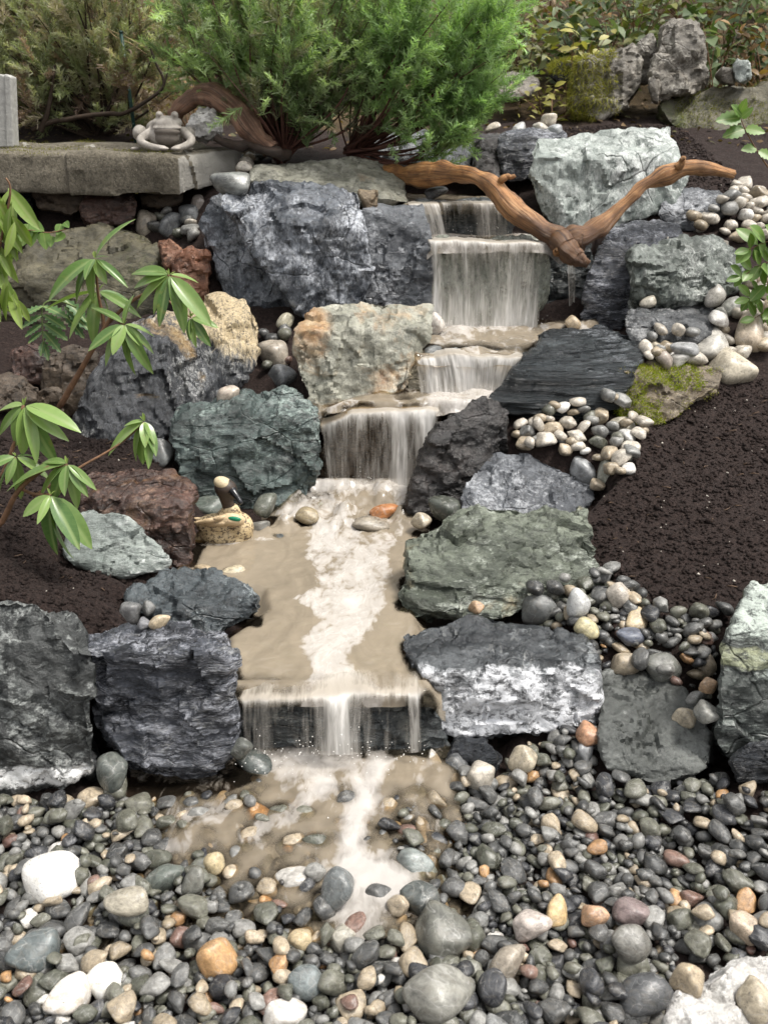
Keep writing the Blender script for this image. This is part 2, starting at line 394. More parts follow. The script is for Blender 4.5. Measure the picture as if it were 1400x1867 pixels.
GOLDBLK= rockmat('black_and_white_rock', (.014,.015,.018), (.10,.105,.115), (.50,.50,.49), .44, .1, rust=.24, rustcol=(.30,.17,.05), rustcol2=(.54,.40,.21), band=[((.45,-.1,1), .72, .17, (.58,.46,.28), .85)], stretch=(3,3,1), rot=(0,.55,.2), rough=(.35,.65), scale=1.1, seed=9)
RUSTY  = rockmat('rust_stained_rock', (.24,.24,.195), (.40,.39,.32), (.60,.58,.49), .38, .15, rust=.43, rustcol=(.30,.14,.05), rustcol2=(.52,.34,.17), stretch=(1,1,1), rough=(.45,.75), scale=.9, seed=10)
REDBR  = rockmat('red_brown_rock', (.035,.020,.016), (.115,.062,.047), (.26,.165,.12), .28, .1, rust=.18, rustcol=(.2,.09,.03), rustcol2=(.32,.2,.1), stretch=(1,1,2), rough=(.35,.6), seed=11)
BROWN  = rockmat('brown_wall_stone', (.045,.032,.022), (.13,.096,.066), (.27,.22,.165), .3, .05, stretch=(1,1,1.5), rough=(.6,.85), seed=12)
TANR   = rockmat('grey_tan_stone', (.11,.095,.075), (.25,.225,.185), (.46,.43,.375), .36, .1, rust=.15, rustcol=(.22,.14,.07), rustcol2=(.36,.28,.18), stretch=(1,1,1.4), rough=(.6,.85), seed=13)
TERRA  = rockmat('terracotta_stone', (.10,.042,.022), (.225,.095,.050), (.34,.19,.12), .3, 0, stretch=(1,1,1), rough=(.6,.8), seed=14)
MOSSB  = rockmat('mossy_brown_boulder', (.05,.045,.028), (.13,.115,.07), (.26,.24,.16), .3, 0, rust=.4, rustcol=(.05,.065,.016), rustcol2=(.11,.13,.035), rough=(.7,.9), seed=15)
BLACK  = rockmat('black_brown_rock', (.012,.011,.011), (.050,.043,.040), (.20,.17,.145), .20, .3, rust=.06, rustcol2=(.4,.3,.18), stretch=(1,1,2), rot=(.6,.5,0), rough=(.25,.5), seed=16)
STREAK = rockmat('striated_slate', (.020,.024,.027), (.085,.098,.105), (.34,.36,.39), .34, .05, stretch=(.5,.5,7), rot=(.03,.10,0), rough=(.25,.55), bump=1.3, seed=17)
PINKTOP= rockmat('pink_grey_rock', (.030,.033,.037), (.13,.135,.14), (.40,.40,.40), .34, .2, rust=.12, rustcol=(.25,.16,.13), rustcol2=(.40,.30,.26), stretch=(1,1,2), seed=18)
WETBLK = rockmat('wet_lip_stone', (.015,.018,.020), (.060,.068,.070), (.22,.24,.24), .25, .2, stretch=(1,1,3), rot=(0,.1,0), rough=(.12,.35), seed=19)
FALLR  = rockmat('pale_fall_stone', (.13,.14,.115), (.30,.315,.265), (.52,.53,.46), .42, .05, rust=.10, rustcol2=(.40,.24,.1), stretch=(2.2,2.2,1), rot=(0,0,0), rough=(.12,.35), scale=1.1, seed=20)
RUSTWET= rockmat('wet_rust_stone', (.030,.022,.015), (.095,.068,.045), (.22,.19,.14), .3, 0, rust=.25, rustcol=(.14,.06,.025), rustcol2=(.24,.14,.07), rough=(.12,.35), seed=21)
QUARTZ = rockmat('white_quartz', (.50,.48,.45), (.72,.70,.68), (.86,.85,.83), .45, .1, rust=.08, rustcol2=(.6,.45,.3), rough=(.5,.8), seed=22)
WHITEB = rockmat('slate_with_white_foot', (.022,.024,.024), (.085,.090,.088), (.42,.44,.42), .42, .45, rust=.10, rustcol=(.10,.075,.05), rustcol2=(.16,.13,.09), stretch=(1,1,1.6), rot=(0,.7,.3), rough=(.35,.6),
                 band=[((0, 0, 1), .285, .036, (.82, .82, .81), .97)], seed=23)
WHITEF = rockmat('slate_with_white_face', (.022,.025,.029), (.085,.092,.098), (.38,.40,.41), .32, .45, stretch=(1,1,1.4), rot=(.2,.2,0), rough=(.35,.6),
                 band=[((0, 1, .12), -.27, .205, (.78, .79, .82), .95)], seed=24)

# --- front row beside the lowest fall
rock('tall dark slate boulder with a white quartz band along its foot', [(2.06,.35,[(-70,1100,.12),(0,1092,.14),(32,1108,.14),(62,1126,.12),(122,1117,.10),(156,1150,.06),(160,1230,.02),(172,1400,0),(165,1432,0),(40,1442,0),(-70,1440,0)])], WHITEB, strata=((.7,0,.6),.06,.02))
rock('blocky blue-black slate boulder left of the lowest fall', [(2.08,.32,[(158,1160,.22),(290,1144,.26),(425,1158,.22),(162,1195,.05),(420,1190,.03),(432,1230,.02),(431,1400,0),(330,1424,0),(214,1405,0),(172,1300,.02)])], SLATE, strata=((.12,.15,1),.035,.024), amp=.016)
rock('dark slate ledge stone under the lowest fall', [(2.24,.25,[(405,1268,.0),(600,1266,0),(800,1262,.0),(805,1400,-.02),(405,1400,-.02)])], WETBLK, strata=((0,.1,1),.035,.03))
rock('flat slate boulder with a white crystalline front face', [(2.25,.2,[(728,1162,.22),(782,1140,.29),(870,1120,.35),(1040,1146,.28),(1078,1190,.13),(802,1224,.03),(1084,1222,.04),(1096,1262,.02),(1090,1312,.0),(1010,1335,0),(850,1345,0),(787,1338,0),(772,1232,.03)])], WHITEF, amp=.012, strata=((.1,.1,1),.05,.012))
rock('black angular stone tucked under the white faced slab', [(2.16,.15,[(806,1385,0),(830,1342,.06),(880,1345,.06),(912,1378,0),(900,1410,0),(820,1410,0)])], SLATE2, amp=.006, cat='stone', name='stone')
rock('grey-green slab leaning among the pebbles below the soil bank', [(2.08,.25,[(1098,1232,.34),(1150,1224,.36),(1240,1262,.26),(1302,1345,.08),(1296,1395,0),(1205,1432,-.02),(1110,1400,0),(1094,1340,.08)])], rockmat('grey_green_slab', (.06,.065,.06), (.16,.168,.158), (.34,.345,.33), .3, .15, rust=.08, stretch=(1,1,1), rough=(.4,.65), seed=25), amp=.009, facets=4)
rock('dark boulder with a pale green crusted top at the gravel edge', [(2.1,.4,[(1304,1290,0),(1312,1190,.10),(1346,1110,.22),(1376,1050,.30),(1480,1030,.34),(1560,1120,.1),(1560,1420,0),(1420,1425,0),(1335,1385,0),(1303,1340,0),(1310,1215,.03),(1400,1180,.04)])],
     rockmat('green_crusted_rock', (.022,.026,.024), (.080,.090,.084), (.36,.40,.37), .25, .2, rough=(.35,.6), band=[((0,0,1), .84, .22, (.46,.51,.46), .9), ((0,0,1), .60, .025, (.38,.40,.24), .6)], seed=26), strata=((.4,.3,1),.05,.018))
rock('rounded black boulder at the foot of the green crusted boulder', [(1.98,.2,[(1330,1385,0),(1360,1352,.05),(1480,1345,.05),(1480,1430,0),(1345,1425,0)])], SLATE2, amp=.006)
# --- around the pool
rock('dark blue-grey boulder jutting low into the pool', [(2.55,.1,[(228,1072,.2),(330,1036,.28),(402,1045,.24),(482,1082,.10),(492,1108,.03),(440,1140,0),(380,1165,0),(300,1165,.0),(232,1110,.06)])], rockmat('pool_rock', (.022,.027,.031), (.085,.10,.108), (.36,.40,.41), .34, .2, rust=.05, rustcol=(.16,.09,.03), rustcol2=(.26,.15,.05), stretch=(1,1,2), rough=(.2,.5), seed=27), strata=((.2,.1,1),.045,.022), amp=.014)
rock('pale green slab with white veins leaning on the red-brown block', [(2.84,.14,[(122,1020,.0),(128,945,.10),(166,925,.14),(232,946,.12),(282,985,.08),(308,1022,.02),(300,1040,0),(220,1050,0),(130,1035,0)])], PALE2, amp=.008, facets=4)
rock('red-brown block with a flat top beside the duck decoy', [(3.03,.25,[(140,900,.1),(180,862,.30),(330,857,.32),(350,900,.16),(250,915,.02),(340,925,.0),(347,1000,0),(335,1048,0),(280,1048,0),(150,1000,.02)])], REDBR, amp=.012, strata=((.1,.1,1),.05,.012))
rock('large dark green boulder behind the duck decoy', [(3.52,.2,[(305,757,.12),(322,738,.22),(420,722,.32),(540,711,.36),(577,748,.22),(318,775,.05),(560,775,.05),(583,830,.02),(572,900,0),(500,930,0),(400,925,0),(348,912,.0),(340,860,.02)])], GREEN, amp=.02, strata=((.5,.2,.8),.06,.02))
rock('broad green layered boulder with a pale sloping top', [(2.62,.1,[(716,1022,.16),(746,975,.34),(870,926,.58),(1060,930,.55),(1076,980,.42),(1092,1040,.26),(1062,1090,.12),(900,1062,.06),(960,1115,.03),(800,1142,0),(735,1140,.02),(718,1075,.05)])], GREEN2, amp=.02, strata=((.15,.35,1),.05,.03))
rock('speckled grey boulder between the layered boulder and the pebbles', [(3.25,.15,[(838,950,.0),(850,880,.16),(900,822,.34),(962,824,.34),(1076,880,.22),(1080,908,.14),(1050,940,.04),(900,965,0)])], BLUE2, amp=.010, facets=5)
rock('black boulder with brown flecks right of the middle fall', [(3.42,.22,[(742,940,0),(746,885,.02),(792,775,.10),(850,734,.20),(900,734,.24),(934,768,.24),(926,805,.18),(860,880,.06),(838,950,0)])], BLACK, amp=.016, strata=((.5,0,.8),.05,.016))
rock('striated black slate slab with a pale blue-grey top', [(3.72,.2,[(886,728,.02),(962,652,.10),(1060,655,.09),(1000,605,.52),(1100,599,.58),(1166,619,.50),(1174,645,.30),(1160,665,.12),(1120,745,.0),(1050,762,0),(900,752,0)])], STREAK, amp=.008, strata=((.05,.1,1),.016,.024), facets=3, crack=.004)
rock('rust stained pale boulder left of the cascade', [(3.86,.2,[(527,605,.12),(570,566,.24),(640,553,.30),(786,556,.28),(793,590,.16),(737,665,.06),(732,712,.0),(620,746,0),(575,752,0),(548,680,.03),(575,600,.06),(760,600,.08)])], RUSTY, amp=.013, facets=5)
rock('small square wet stone beside the cascade', [(3.90,.12,[(738,668,.02),(755,655,.08),(800,655,.08),(812,670,.02),(806,725,0),(745,725,0)])], rockmat('wet_cream_stone', (.10,.09,.06), (.30,.27,.20), (.50,.46,.37), .35, 0, rough=(.15,.4), seed=28), amp=.005, cat='stone', name='stone')
rock('black and white boulder with a golden brown crusted top', [(3.78,.3,[(122,770,.0),(180,640,.16),(290,556,.36),(380,539,.46),(477,555,.42),(470,580,.30),(250,600,.20),(468,625,.28),(442,695,.20),(335,745,.05),(305,800,0),(200,822,-.02),(130,800,-.02)])],
     GOLDBLK, amp=.016, strata=((.8,.2,.3),.05,.016))
# --- the upper tier
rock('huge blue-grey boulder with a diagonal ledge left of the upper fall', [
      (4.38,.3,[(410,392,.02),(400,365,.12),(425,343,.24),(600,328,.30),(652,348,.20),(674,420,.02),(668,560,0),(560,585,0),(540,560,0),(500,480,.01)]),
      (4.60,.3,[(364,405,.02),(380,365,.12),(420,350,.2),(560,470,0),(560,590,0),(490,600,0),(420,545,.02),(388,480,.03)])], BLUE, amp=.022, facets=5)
rock('upright blue-grey block between the huge boulder and the upper fall', [(4.5,.25,[(664,383,.10),(690,374,.2),(772,373,.18),(783,430,.02),(788,575,0),(668,575,0)])], BLUE2, amp=.010, facets=4)
rock('flat pale tan boulder under the evergreen bush', [(4.95,.4,[(455,312,.15),(500,300,.35),(580,289,.45),(700,294,.40),(742,328,.1),(741,362,0),(690,378,0),(600,378,0),(470,350,.0)])], rockmat('pale_tan_rock', (.17,.165,.13), (.36,.35,.29), (.56,.55,.47), .4, .2, rust=.15, rough=(.45,.75), seed=29), amp=.012)
rock('pointed tan shard hanging beside the huge boulder', [(4.62,.1,[(650,345,.03),(692,343,.03),(688,375,.01),(678,405,0),(670,385,0)])], rockmat('tan_shard', (.13,.09,.05), (.28,.21,.13), (.42,.34,.23), .3, 0, rough=(.5,.8), seed=30), amp=.004, cat='stone', name='stone', facets=2)
rock('pale green stone block under the upper fall', [(4.5,.35,[(778,445,.06),(800,432,.12),(985,432,.12),(1000,448,.04),(1004,500,.01),(996,545,.0),(965,600,0),(790,610,0)])], FALLR, amp=.012, facets=4)
rock('dark wet rock in the recess under the driftwood', [(4.72,.25,[(985,425,.05),(1075,425,.05),(1080,600,0),(985,600,0)])], WETBLK, amp=.016)
rock('dark rounded ledge stone under the topmost fall', [(4.88,.3,[(745,372,.06),(780,363,.12),(930,363,.12),(935,400,.02),(930,445,0),(750,445,0)])], WETBLK, amp=.010, smooth=5)
rock('dark wet stone under the cascade step', [(3.95,.3,[(770,655,.06),(830,636,.1),(960,640,.1),(965,735,0),(770,735,0)])], WETBLK, amp=.012)
rock('rusty brown ledge stone under the middle fall', [(3.76,.2,[(590,752,.0),(620,742,.06),(800,738,.06),(810,905,0),(585,905,0)])], RUSTWET, amp=.012)
rock('large pale grey-green boulder behind the driftwood', [(5.0,.35,[(962,268,.12),(976,254,.22),(1100,243,.34),(1212,239,.34),(1233,275,.18),(1245,320,.10),(1222,372,.04),(1120,420,0),(1025,424,0),(985,380,.02),(966,330,.04),(975,285,.04),(1205,290,.06)])], PALE, amp=.016, facets=5)
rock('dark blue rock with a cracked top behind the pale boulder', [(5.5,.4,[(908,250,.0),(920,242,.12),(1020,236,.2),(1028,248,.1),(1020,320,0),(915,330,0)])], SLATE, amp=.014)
rock('narrow dark brown slab beside the dark blue rock', [(5.45,.35,[(862,250,.05),(872,240,.14),(910,240,.14),(914,330,0),(864,330,0)])], BLACK, amp=.008)
rock('low blue-grey boulder behind the end of the driftwood', [(5.7,.4,[(664,262,.1),(690,240,.3),(780,236,.34),(850,244,.3),(866,270,.1),(866,310,0),(664,310,0)])], BLUE2, amp=.014)
rock('dark grey boulder beneath the right end of the driftwood', [(4.93,.25,[(1198,388,.02),(1214,352,.14),(1262,342,.2),(1322,354,.16),(1344,378,.06),(1305,412,0),(1232,418,0),(1202,405,0)])], BLUE2, amp=.012)
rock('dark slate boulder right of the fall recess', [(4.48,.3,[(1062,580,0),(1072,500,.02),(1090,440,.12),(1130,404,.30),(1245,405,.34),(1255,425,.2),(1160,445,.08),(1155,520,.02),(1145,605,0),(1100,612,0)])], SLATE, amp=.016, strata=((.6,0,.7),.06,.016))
rock('green and white marbled boulder beneath a pebble shelf', [(4.36,.3,[(1143,480,.02),(1166,440,.22),(1300,436,.28),(1350,455,.2),(1350,520,.06),(1270,562,0),(1148,566,0),(1150,460,.06)])], rockmat('marbled_rock', (.05,.06,.052), (.17,.19,.17), (.55,.57,.54), .44, .4, stretch=(1.5,1.5,1), rot=(0,.6,.3), rough=(.35,.6), scale=.8, seed=31), amp=.02)
rock('long pale tan slab on the marbled boulder', [(4.55,.2,[(1160,443,.02),(1180,436,.1),(1290,430,.12),(1335,440,.06),(1320,452,0),(1170,452,0)])], TANR, amp=.005, cat='stone', name='stone')
rock('flat topped dark rock with a pinkish grey top', [(4.12,.1,[(1136,575,.12),(1182,553,.38),(1290,553,.42),(1306,580,.25),(1140,590,.04),(1300,590,.08),(1292,615,.04),(1205,642,0),(1152,620,.02)])], PINKTOP, amp=.010, facets=4)
MOSSY = rock('angular tan rock with bright green moss above the soil bank', [(3.72,.12,[(1110,682,.10),(1122,663,.24),(1262,660,.30),(1312,680,.26),(1324,702,.20),(1300,720,.14),(1200,775,.02),(1160,790,0),(1126,745,.02)])], rockmat('mossy_tan_rock', (.11,.085,.055), (.25,.20,.14), (.40,.35,.27), .34, 0, rough=(.7,.9), seed=32), amp=.014)
# --- wall stones left
for lab, Y, pts, mt in (
    ('reddish brown wall stone under the concrete slab', 5.08, [(148,372),(165,345,.08),(235,340,.08),(252,368),(245,410),(170,416),(150,395)], REDBR),
    ('dark brown wall stone wedged left under the slab', 5.14, [(58,345,.05),(150,335,.05),(156,375),(130,392),(75,380)], BROWN),
    ('brown wall stone under the broken end of the slab', 5.2, [(250,340,.05),(335,338,.05),(330,372),(262,378)], BROWN),
    ('stone painted black as the shade of the hollow at the slab edge', 5.22, [(-40,345),(58,340),(62,400),(20,420),(-40,420)], SLATE2),  # black colour stands for the shade inside the hollow
    ('terracotta stone standing beside the huge boulder', 4.5, [(312,470,.05),(350,448,.06),(383,455,.03),(380,545),(312,545)], TERRA),
    ('small terracotta stone leaning over pebbles', 4.56, [(290,440,.03),(308,434,.03),(345,475),(330,498),(298,485)], TERRA),
    ('tan flat wall stone at the rhododendron foot', 3.72, [(-60,690,.12),(20,675,.16),(70,705,.05),(66,738),(-60,760)], BROWN),
    ('dark brown wall stone behind the fern leaf', 4.05, [(78,655,.05),(130,625,.08),(185,640,.05),(170,720),(120,765),(75,740)], BROWN),
    ('small brown wall stone below the fern leaf', 4.12, [(22,640,.05),(60,622,.08),(92,645),(80,700),(30,700)], REDBR),
    ('low brown wall stone beside the tan flat stone', 3.95, [(60,715,.04),(110,705,.04),(120,760),(64,770)], BROWN)):
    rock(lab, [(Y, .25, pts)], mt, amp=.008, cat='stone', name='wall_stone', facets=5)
rock('mossy brown boulder behind the rhododendron', [(4.66,.4,[(10,500,.05),(60,440,.2),(110,418,.3),(200,404,.34),(272,430,.28),(306,482,.1),(300,570,0),(100,620,0),(0,610,0)])], MOSSB, amp=.018)
# --- rocks along the wood
for lab, Y, th, pts, mt, am in (
    ('flat grey rock on the mossy bank beside the bush', 6.7, .4, [(900,160,.1),(915,135,.2),(975,132,.2),(980,160,.02),(970,178),(905,182)], TANR, .012),
    ('black mossy rock leaning on the bank', 6.9, .35, [(1000,118,.05),(1020,108,.1),(1062,105,.1),(1045,145),(1020,150),(1002,135)], SLATE2, .012),
    ('moss draped brown rock beside the tall pointed rock', 6.6, .45, [(1040,165,.05),(1060,110,.1),(1110,95,.14),(1150,85,.14),(1172,110,.08),(1168,150),(1150,185),(1100,215),(1045,205)], TANR, .02),
    ('narrow brown rock behind the tall pointed rock', 6.9, .3, [(1155,110),(1160,78,.04),(1190,58,.05),(1196,85),(1192,150),(1160,150)], TANR, .012),
    ('tall pointed grey rock standing on the bank', 6.55, .4, [(1184,140,.02),(1190,118,.04),(1205,95,.05),(1208,42,.1),(1225,32,.12),(1270,35,.12),(1278,60,.06),(1290,140,.02),(1270,160,0),(1205,182,0),(1190,178,0)], TANR, .02),
    ('small leaning grey stone against the tall pointed rock', 6.5, .2, [(1178,140),(1190,132),(1203,150),(1200,188),(1188,186)], TANR, .006),
    ('little whitish stone on the mossy wall', 6.6, .2, [(1336,115),(1345,106),(1368,110),(1370,140),(1355,150),(1336,145)], PALE, .006),
    ('small tan stone beside the little whitish stone', 6.62, .2, [(1303,135),(1315,120),(1338,125),(1340,155),(1310,150)], TANR, .006),
    ('broad mossy boulder under the tall pointed rock', 6.5, .5, [(1190,215,.05),(1215,185,.12),(1300,160,.2),(1420,150,.25),(1500,170,.2),(1500,245),(1330,245),(1195,245)], MOSSB, .016),
    ('pale grey stone heap top seen over the bush', 7.6, .3, [(655,48),(668,36,.05),(705,36,.05),(718,48),(700,62),(660,62)], TANR, .01)):
    o = rock(lab, [(Y, th, pts)], mt, amp=am, cat='rock', name='rock')
    if 'moss draped' in lab: DRAPED = o
    if 'black mossy' in lab: BMOSS = o
    if 'broad mossy' in lab: BROADM = o
# fractured concrete-white lump behind the frog, and quartz in the front corner
WLUMP = rock('white weathered lump of stone behind the frog statue', [(5.25,.15,[(338,240),(345,212),(365,194,.04),(395,196,.04),(408,225,.03),(405,250),(345,252)])], QUARTZ, amp=.018, cat='rock', name='rock')
rock('white quartz rock in the front gravel corner', [(1.24,.2,[(1215,1875,0),(1245,1810,.06),(1300,1775,.12),(1345,1755,.16),(1410,1735,.2),(1560,1760,.2),(1560,1950,-.02),(1215,1950,-.02)])], QUARTZ, amp=.010, cat='rock', name='rock')
# ------------------------------------------------------------------ ground sheet, bedded round the rocks
GX, GY = np.meshgrid(xs, ys, indexing='ij')
GZ = zt(GX, GY) + soil_rough(GX.ravel(), GY.ravel()).reshape(GX.shape)
ux, uy = np.arange(-2.2, 2.4, .025), np.arange(1.2, 7.2, .025)
ix0, iy0 = int(np.searchsorted(xs, -2.2 - 1e-9)), int(np.searchsorted(ys, 1.2 - 1e-9))
LIM = np.full((len(ux), len(uy)), 9.0)
for V, N in zip(ROCKS, ROCKN):
    z0, z1 = V[:, 2].min(), V[:, 2].max(); vd = V - np.array([0, 0, CAMZ]); vd /= np.linalg.norm(vd, axis=1)[:, None]; k = (-(N * vd).sum(1) > .25) & (N[:, 2] > -.15) & (V[:, 2] > z0 + .15 * (z1 - z0))
    i = np.round((V[k, 0] + 2.2) / .025).astype(int); j = np.round((V[k, 1] - 1.2) / .025).astype(int); z = V[k, 2] - .03
    ok = (i >= 1) & (i < len(ux) - 1) & (j >= 1) & (j < len(uy) - 1)
    for di in (-1, 0, 1):
        for dj in (-1, 0): np.minimum.at(LIM, (i[ok] + di, j[ok] + dj), z[ok])
sl = (slice(ix0, ix0 + len(ux)), slice(iy0, iy0 + len(uy)))
C = np.minimum(GZ[sl], LIM); D = C - GZ[sl]
for _ in range(2):
    E = D.copy(); E[1:-1, 1:-1] = (D[1:-1, 1:-1] * 2 + D[:-2, 1:-1] + D[2:, 1:-1] + D[1:-1, :-2] + D[1:-1, 2:]) / 6; D = np.minimum(E, D) * .5 + E * .5
GZ[sl] = np.minimum(GZ[sl] + D, np.where(LIM < 8, np.minimum(GZ[sl], LIM), 9))
def zg(x, y):
    x = np.asarray(x, float); y = np.asarray(y, float)
    i = np.clip(np.searchsorted(xs, x) - 1, 0, len(xs) - 2); j = np.clip(np.searchsorted(ys, y) - 1, 0, len(ys) - 2)
    fx = np.clip((x - xs[i]) / (xs[i+1] - xs[i]), 0, 1); fy = np.clip((y - ys[j]) / (ys[j+1] - ys[j]), 0, 1)
    return (GZ[i, j] * (1 - fx) + GZ[i+1, j] * fx) * (1 - fy) + (GZ[i, j+1] * (1 - fx) + GZ[i+1, j+1] * fx) * fy
m, t, b = new_mat('garden_soil'); B = NB(t); co = B.coord()
n1 = B.noise(co, 9, 8, .7, .3); n2 = B.noise(co, 75, 6, .75, .2); n3 = B.noise(co, 1.6, 5, .6, .5)
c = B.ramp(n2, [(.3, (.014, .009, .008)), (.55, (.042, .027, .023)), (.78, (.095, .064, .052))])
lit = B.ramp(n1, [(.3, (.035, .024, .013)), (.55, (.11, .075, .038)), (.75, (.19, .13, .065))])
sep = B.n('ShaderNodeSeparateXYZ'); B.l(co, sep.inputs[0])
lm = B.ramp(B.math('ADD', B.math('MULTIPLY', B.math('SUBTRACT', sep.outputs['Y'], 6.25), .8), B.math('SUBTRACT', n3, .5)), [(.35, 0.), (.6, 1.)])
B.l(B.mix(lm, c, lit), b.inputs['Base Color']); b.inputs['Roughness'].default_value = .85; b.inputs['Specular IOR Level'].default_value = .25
B.l(B.bump(B.math('ADD', n2, B.math('MULTIPLY', n1, .8)), 1.0, .03), b.inputs['Normal'])
SOIL = m
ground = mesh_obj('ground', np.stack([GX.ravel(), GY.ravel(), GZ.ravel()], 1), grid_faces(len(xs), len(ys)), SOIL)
tag(ground, 'dark brown garden soil sloping up from the gravel bed to the wood', kind='structure')
# ------------------------------------------------------------------ outlines
FPOLY = [(430,1368),(520,1350),(780,1350),(800,1400),(760,1450),(748,1500),(745,1570),(750,1630),(700,1690),(600,1690),(550,1610),(455,1560),(425,1515),(360,1495),(375,1465),(432,1425)]
def inpoly(px, py, poly):
    px = np.asarray(px, float); py = np.asarray(py, float); r = np.zeros(px.shape, bool); n = len(poly)
    for i in range(n):
        x0, y0 = poly[i]; x1, y1 = poly[(i + 1) % n]
        c = ((y0 > py) != (y1 > py)) & (px < (x1 - x0) * (py - y0) / (y1 - y0 + 1e-12) + x0); r ^= c
    return r
def polydist(px, py, poly):
    d = np.full(np.shape(px), 1e9); n = len(poly)
    for i in range(n):
        x0, y0 = poly[i]; x1, y1 = poly[(i + 1) % n]; vx, vy = x1 - x0, y1 - y0
        t = np.clip(((px - x0) * vx + (py - y0) * vy) / (vx * vx + vy * vy + 1e-9), 0, 1); d = np.minimum(d, np.hypot(px - x0 - t * vx, py - y0 - t * vy))
    return np.where(inpoly(px, py, poly), d, -d)
# ------------------------------------------------------------------ pebbles
HR = .008; HX0, HX1, HY0, HY1 = -1.95, 2.05, .70, 5.75
hx = np.arange(HX0, HX1, HR); hy = np.arange(HY0, HY1, HR)
_a, _b = np.meshgrid(hx, hy, indexing='ij')
TZ = zg(_a, _b)
TZ0 = TZ.copy()
RH = np.full(TZ.shape, -9.0)
for V in ROCKS:
    i = ((V[:, 0] - HX0) / HR).astype(int); j = ((V[:, 1] - HY0) / HR).astype(int)
    k = (i >= 1) & (i < len(hx) - 1) & (j >= 1) & (j < len(hy) - 1); i, j, z = i[k], j[k], V[k, 2]
    for di in (-1, 0, 1):
        for dj in (-1, 0, 1): np.maximum.at(RH, (i + di, j + dj), z)
HM = np.maximum(TZ, RH); HM0 = HM.copy()
_ci = (slice(None), slice(None))
def settle(x, y, a, b_, c, yaw, sink=.22, probe=False):
    r = max(a, b_); i0 = int((x - r - HX0) / HR); i1 = int((x + r - HX0) / HR) + 2; j0 = int((y - r - HY0) / HR); j1 = int((y + r - HY0) / HR) + 2
    if i0 < 0 or j0 < 0 or i1 >= len(hx) or j1 >= len(hy): return None
    X = hx[i0:i1][:, None] - x; Y = hy[j0:j1][None, :] - y; cs, sn = math.cos(yaw), math.sin(yaw)
    q = ((X * cs + Y * sn) / a) ** 2 + ((-X * sn + Y * cs) / b_) ** 2; ins = q < 1
    if not ins.any(): return None
    h = np.where(ins, c * np.sqrt(np.clip(1 - q, 0, 1)), 0); H = HM[i0:i1, j0:j1]
    wall = H > np.percentile(H[ins], 30) + 1.9 * c; ins = ins & ~wall          # a pebble leans on a rock's side, it does not climb it
    zc = np.where(ins, H + h * .92, -9).max() - c * sink
    if not probe: H[ins] = np.maximum(H[ins], (zc + h)[ins])
    return zc
# shapes: rounded polytopes, shared by all pebbles
def unit_ico(n):
    bm = bmesh.new(); bmesh.ops.create_icosphere(bm, subdivisions=n, radius=1); V = np.array([v.co[:] for v in bm.verts]); Fc = np.array([[v.index for v in f.verts] for f in bm.faces]); bm.free(); return V, Fc
ICO = {n: unit_ico(n) for n in (2, 3, 4)}
def pebble_shape(seed, n, p=None):
    r = np.random.default_rng(seed); V, Fc = ICO[n]; k = r.integers(14, 24); N = r.normal(size=(k, 3)); N /= np.linalg.norm(N, axis=1)[:, None]
    N = np.r_[N, -N[:4]]; d = np.r_[r.uniform(.84, 1.04, k), r.uniform(.88, 1.0, 4)]; p = p or [5, 8, 13, 6, 20, 9][seed % 6]
    s = np.clip(V @ N.T, 0, None) / d; rad = ((s ** p).sum(1)) ** (-1 / p)
    P = V * rad[:, None]; P = P * (1 + .035 * fbm(P * 1.7 + seed, seed, 3))[:, None]
    P = P - (P.max(0) + P.min(0)) / 2; return P / np.abs(P).max(0), Fc
SH_HI = [pebble_shape(100 + q, 4) for q in range(22)]
SH_MD = [pebble_shape(100 + q, 3) for q in range(22)]
SH_LO = [pebble_shape(100 + q, 2) for q in range(22)]
ROUND = [q for q in range(22) if (100 + q) % 6 in (0, 3, 1, 5)]
def pebmat(name, src):
    m, t, b = new_mat(name); B = NB(t)
    if src == 'attr': col = B.attr('Col', 'Color'); co = B.coord((1, 1, 1)); sc = 1
    else:
        oi = B.n('ShaderNodeObjectInfo'); col = oi.outputs['Color']
        va = B.n('ShaderNodeVectorMath', operation='ADD'); B.l(B.coord((.035, .035, .035)), va.inputs[0]); B.l(oi.outputs['Location'], va.inputs[1]); co = va.outputs[0]
    n = B.noise(co, 60, 6, .72, .5); sp = B.noise(co, 330, 2, .6); big = B.noise(co, 17, 3, .6, 1.5)
    c = B.mix(.95, col, B.ramp(n, [(.25, .12), (.75, .86)]), 'OVERLAY')
    c = B.mix(B.math('MULTIPLY', B.ramp(B.noise(co, 31, 5, .7, 2.0), [(.52, 0.), (.60, 1.)]), .45), c, B.mix(.5, col, (.17, .15, .12)))
    # granite speckle only where the stone itself is a light one
    hsv = B.n('ShaderNodeSeparateColor', mode='HSV'); B.l(col, hsv.inputs[0])
    lite = B.ramp(hsv.outputs[2], [(.16, 0.), (.32, 1.)])
    c = B.mix(B.math('MULTIPLY', B.ramp(sp, [(.30, .75), (.43, 0.)]), B.math('MULTIPLY', lite, B.ramp(big, [(.42, 0.), (.55, 1.)]))), c, (.06, .055, .05))
    va_ = B.math('ABSOLUTE', B.math('SUBTRACT', B.noise(co, 22, 2, .5, 1.0), .5))
    c = B.mix(B.math('MULTIPLY', B.ramp(va_, [(0., 1.), (.012, 0.)]), .35), c, (.45, .44, .42))
    B.l(c, b.inputs['Base Color'])
    B.l(B.ramp(big, [(.35, .16), (.65, .46)]), b.inputs['Roughness'])
    B.l(B.bump(sp, .12, .002, B.bump(n, .5, .005)), b.inputs['Normal']); return m
PEB_ATT = pebmat('river_pebble_mix', 'attr'); PEB_OBJ = pebmat('river_pebble', 'obj')
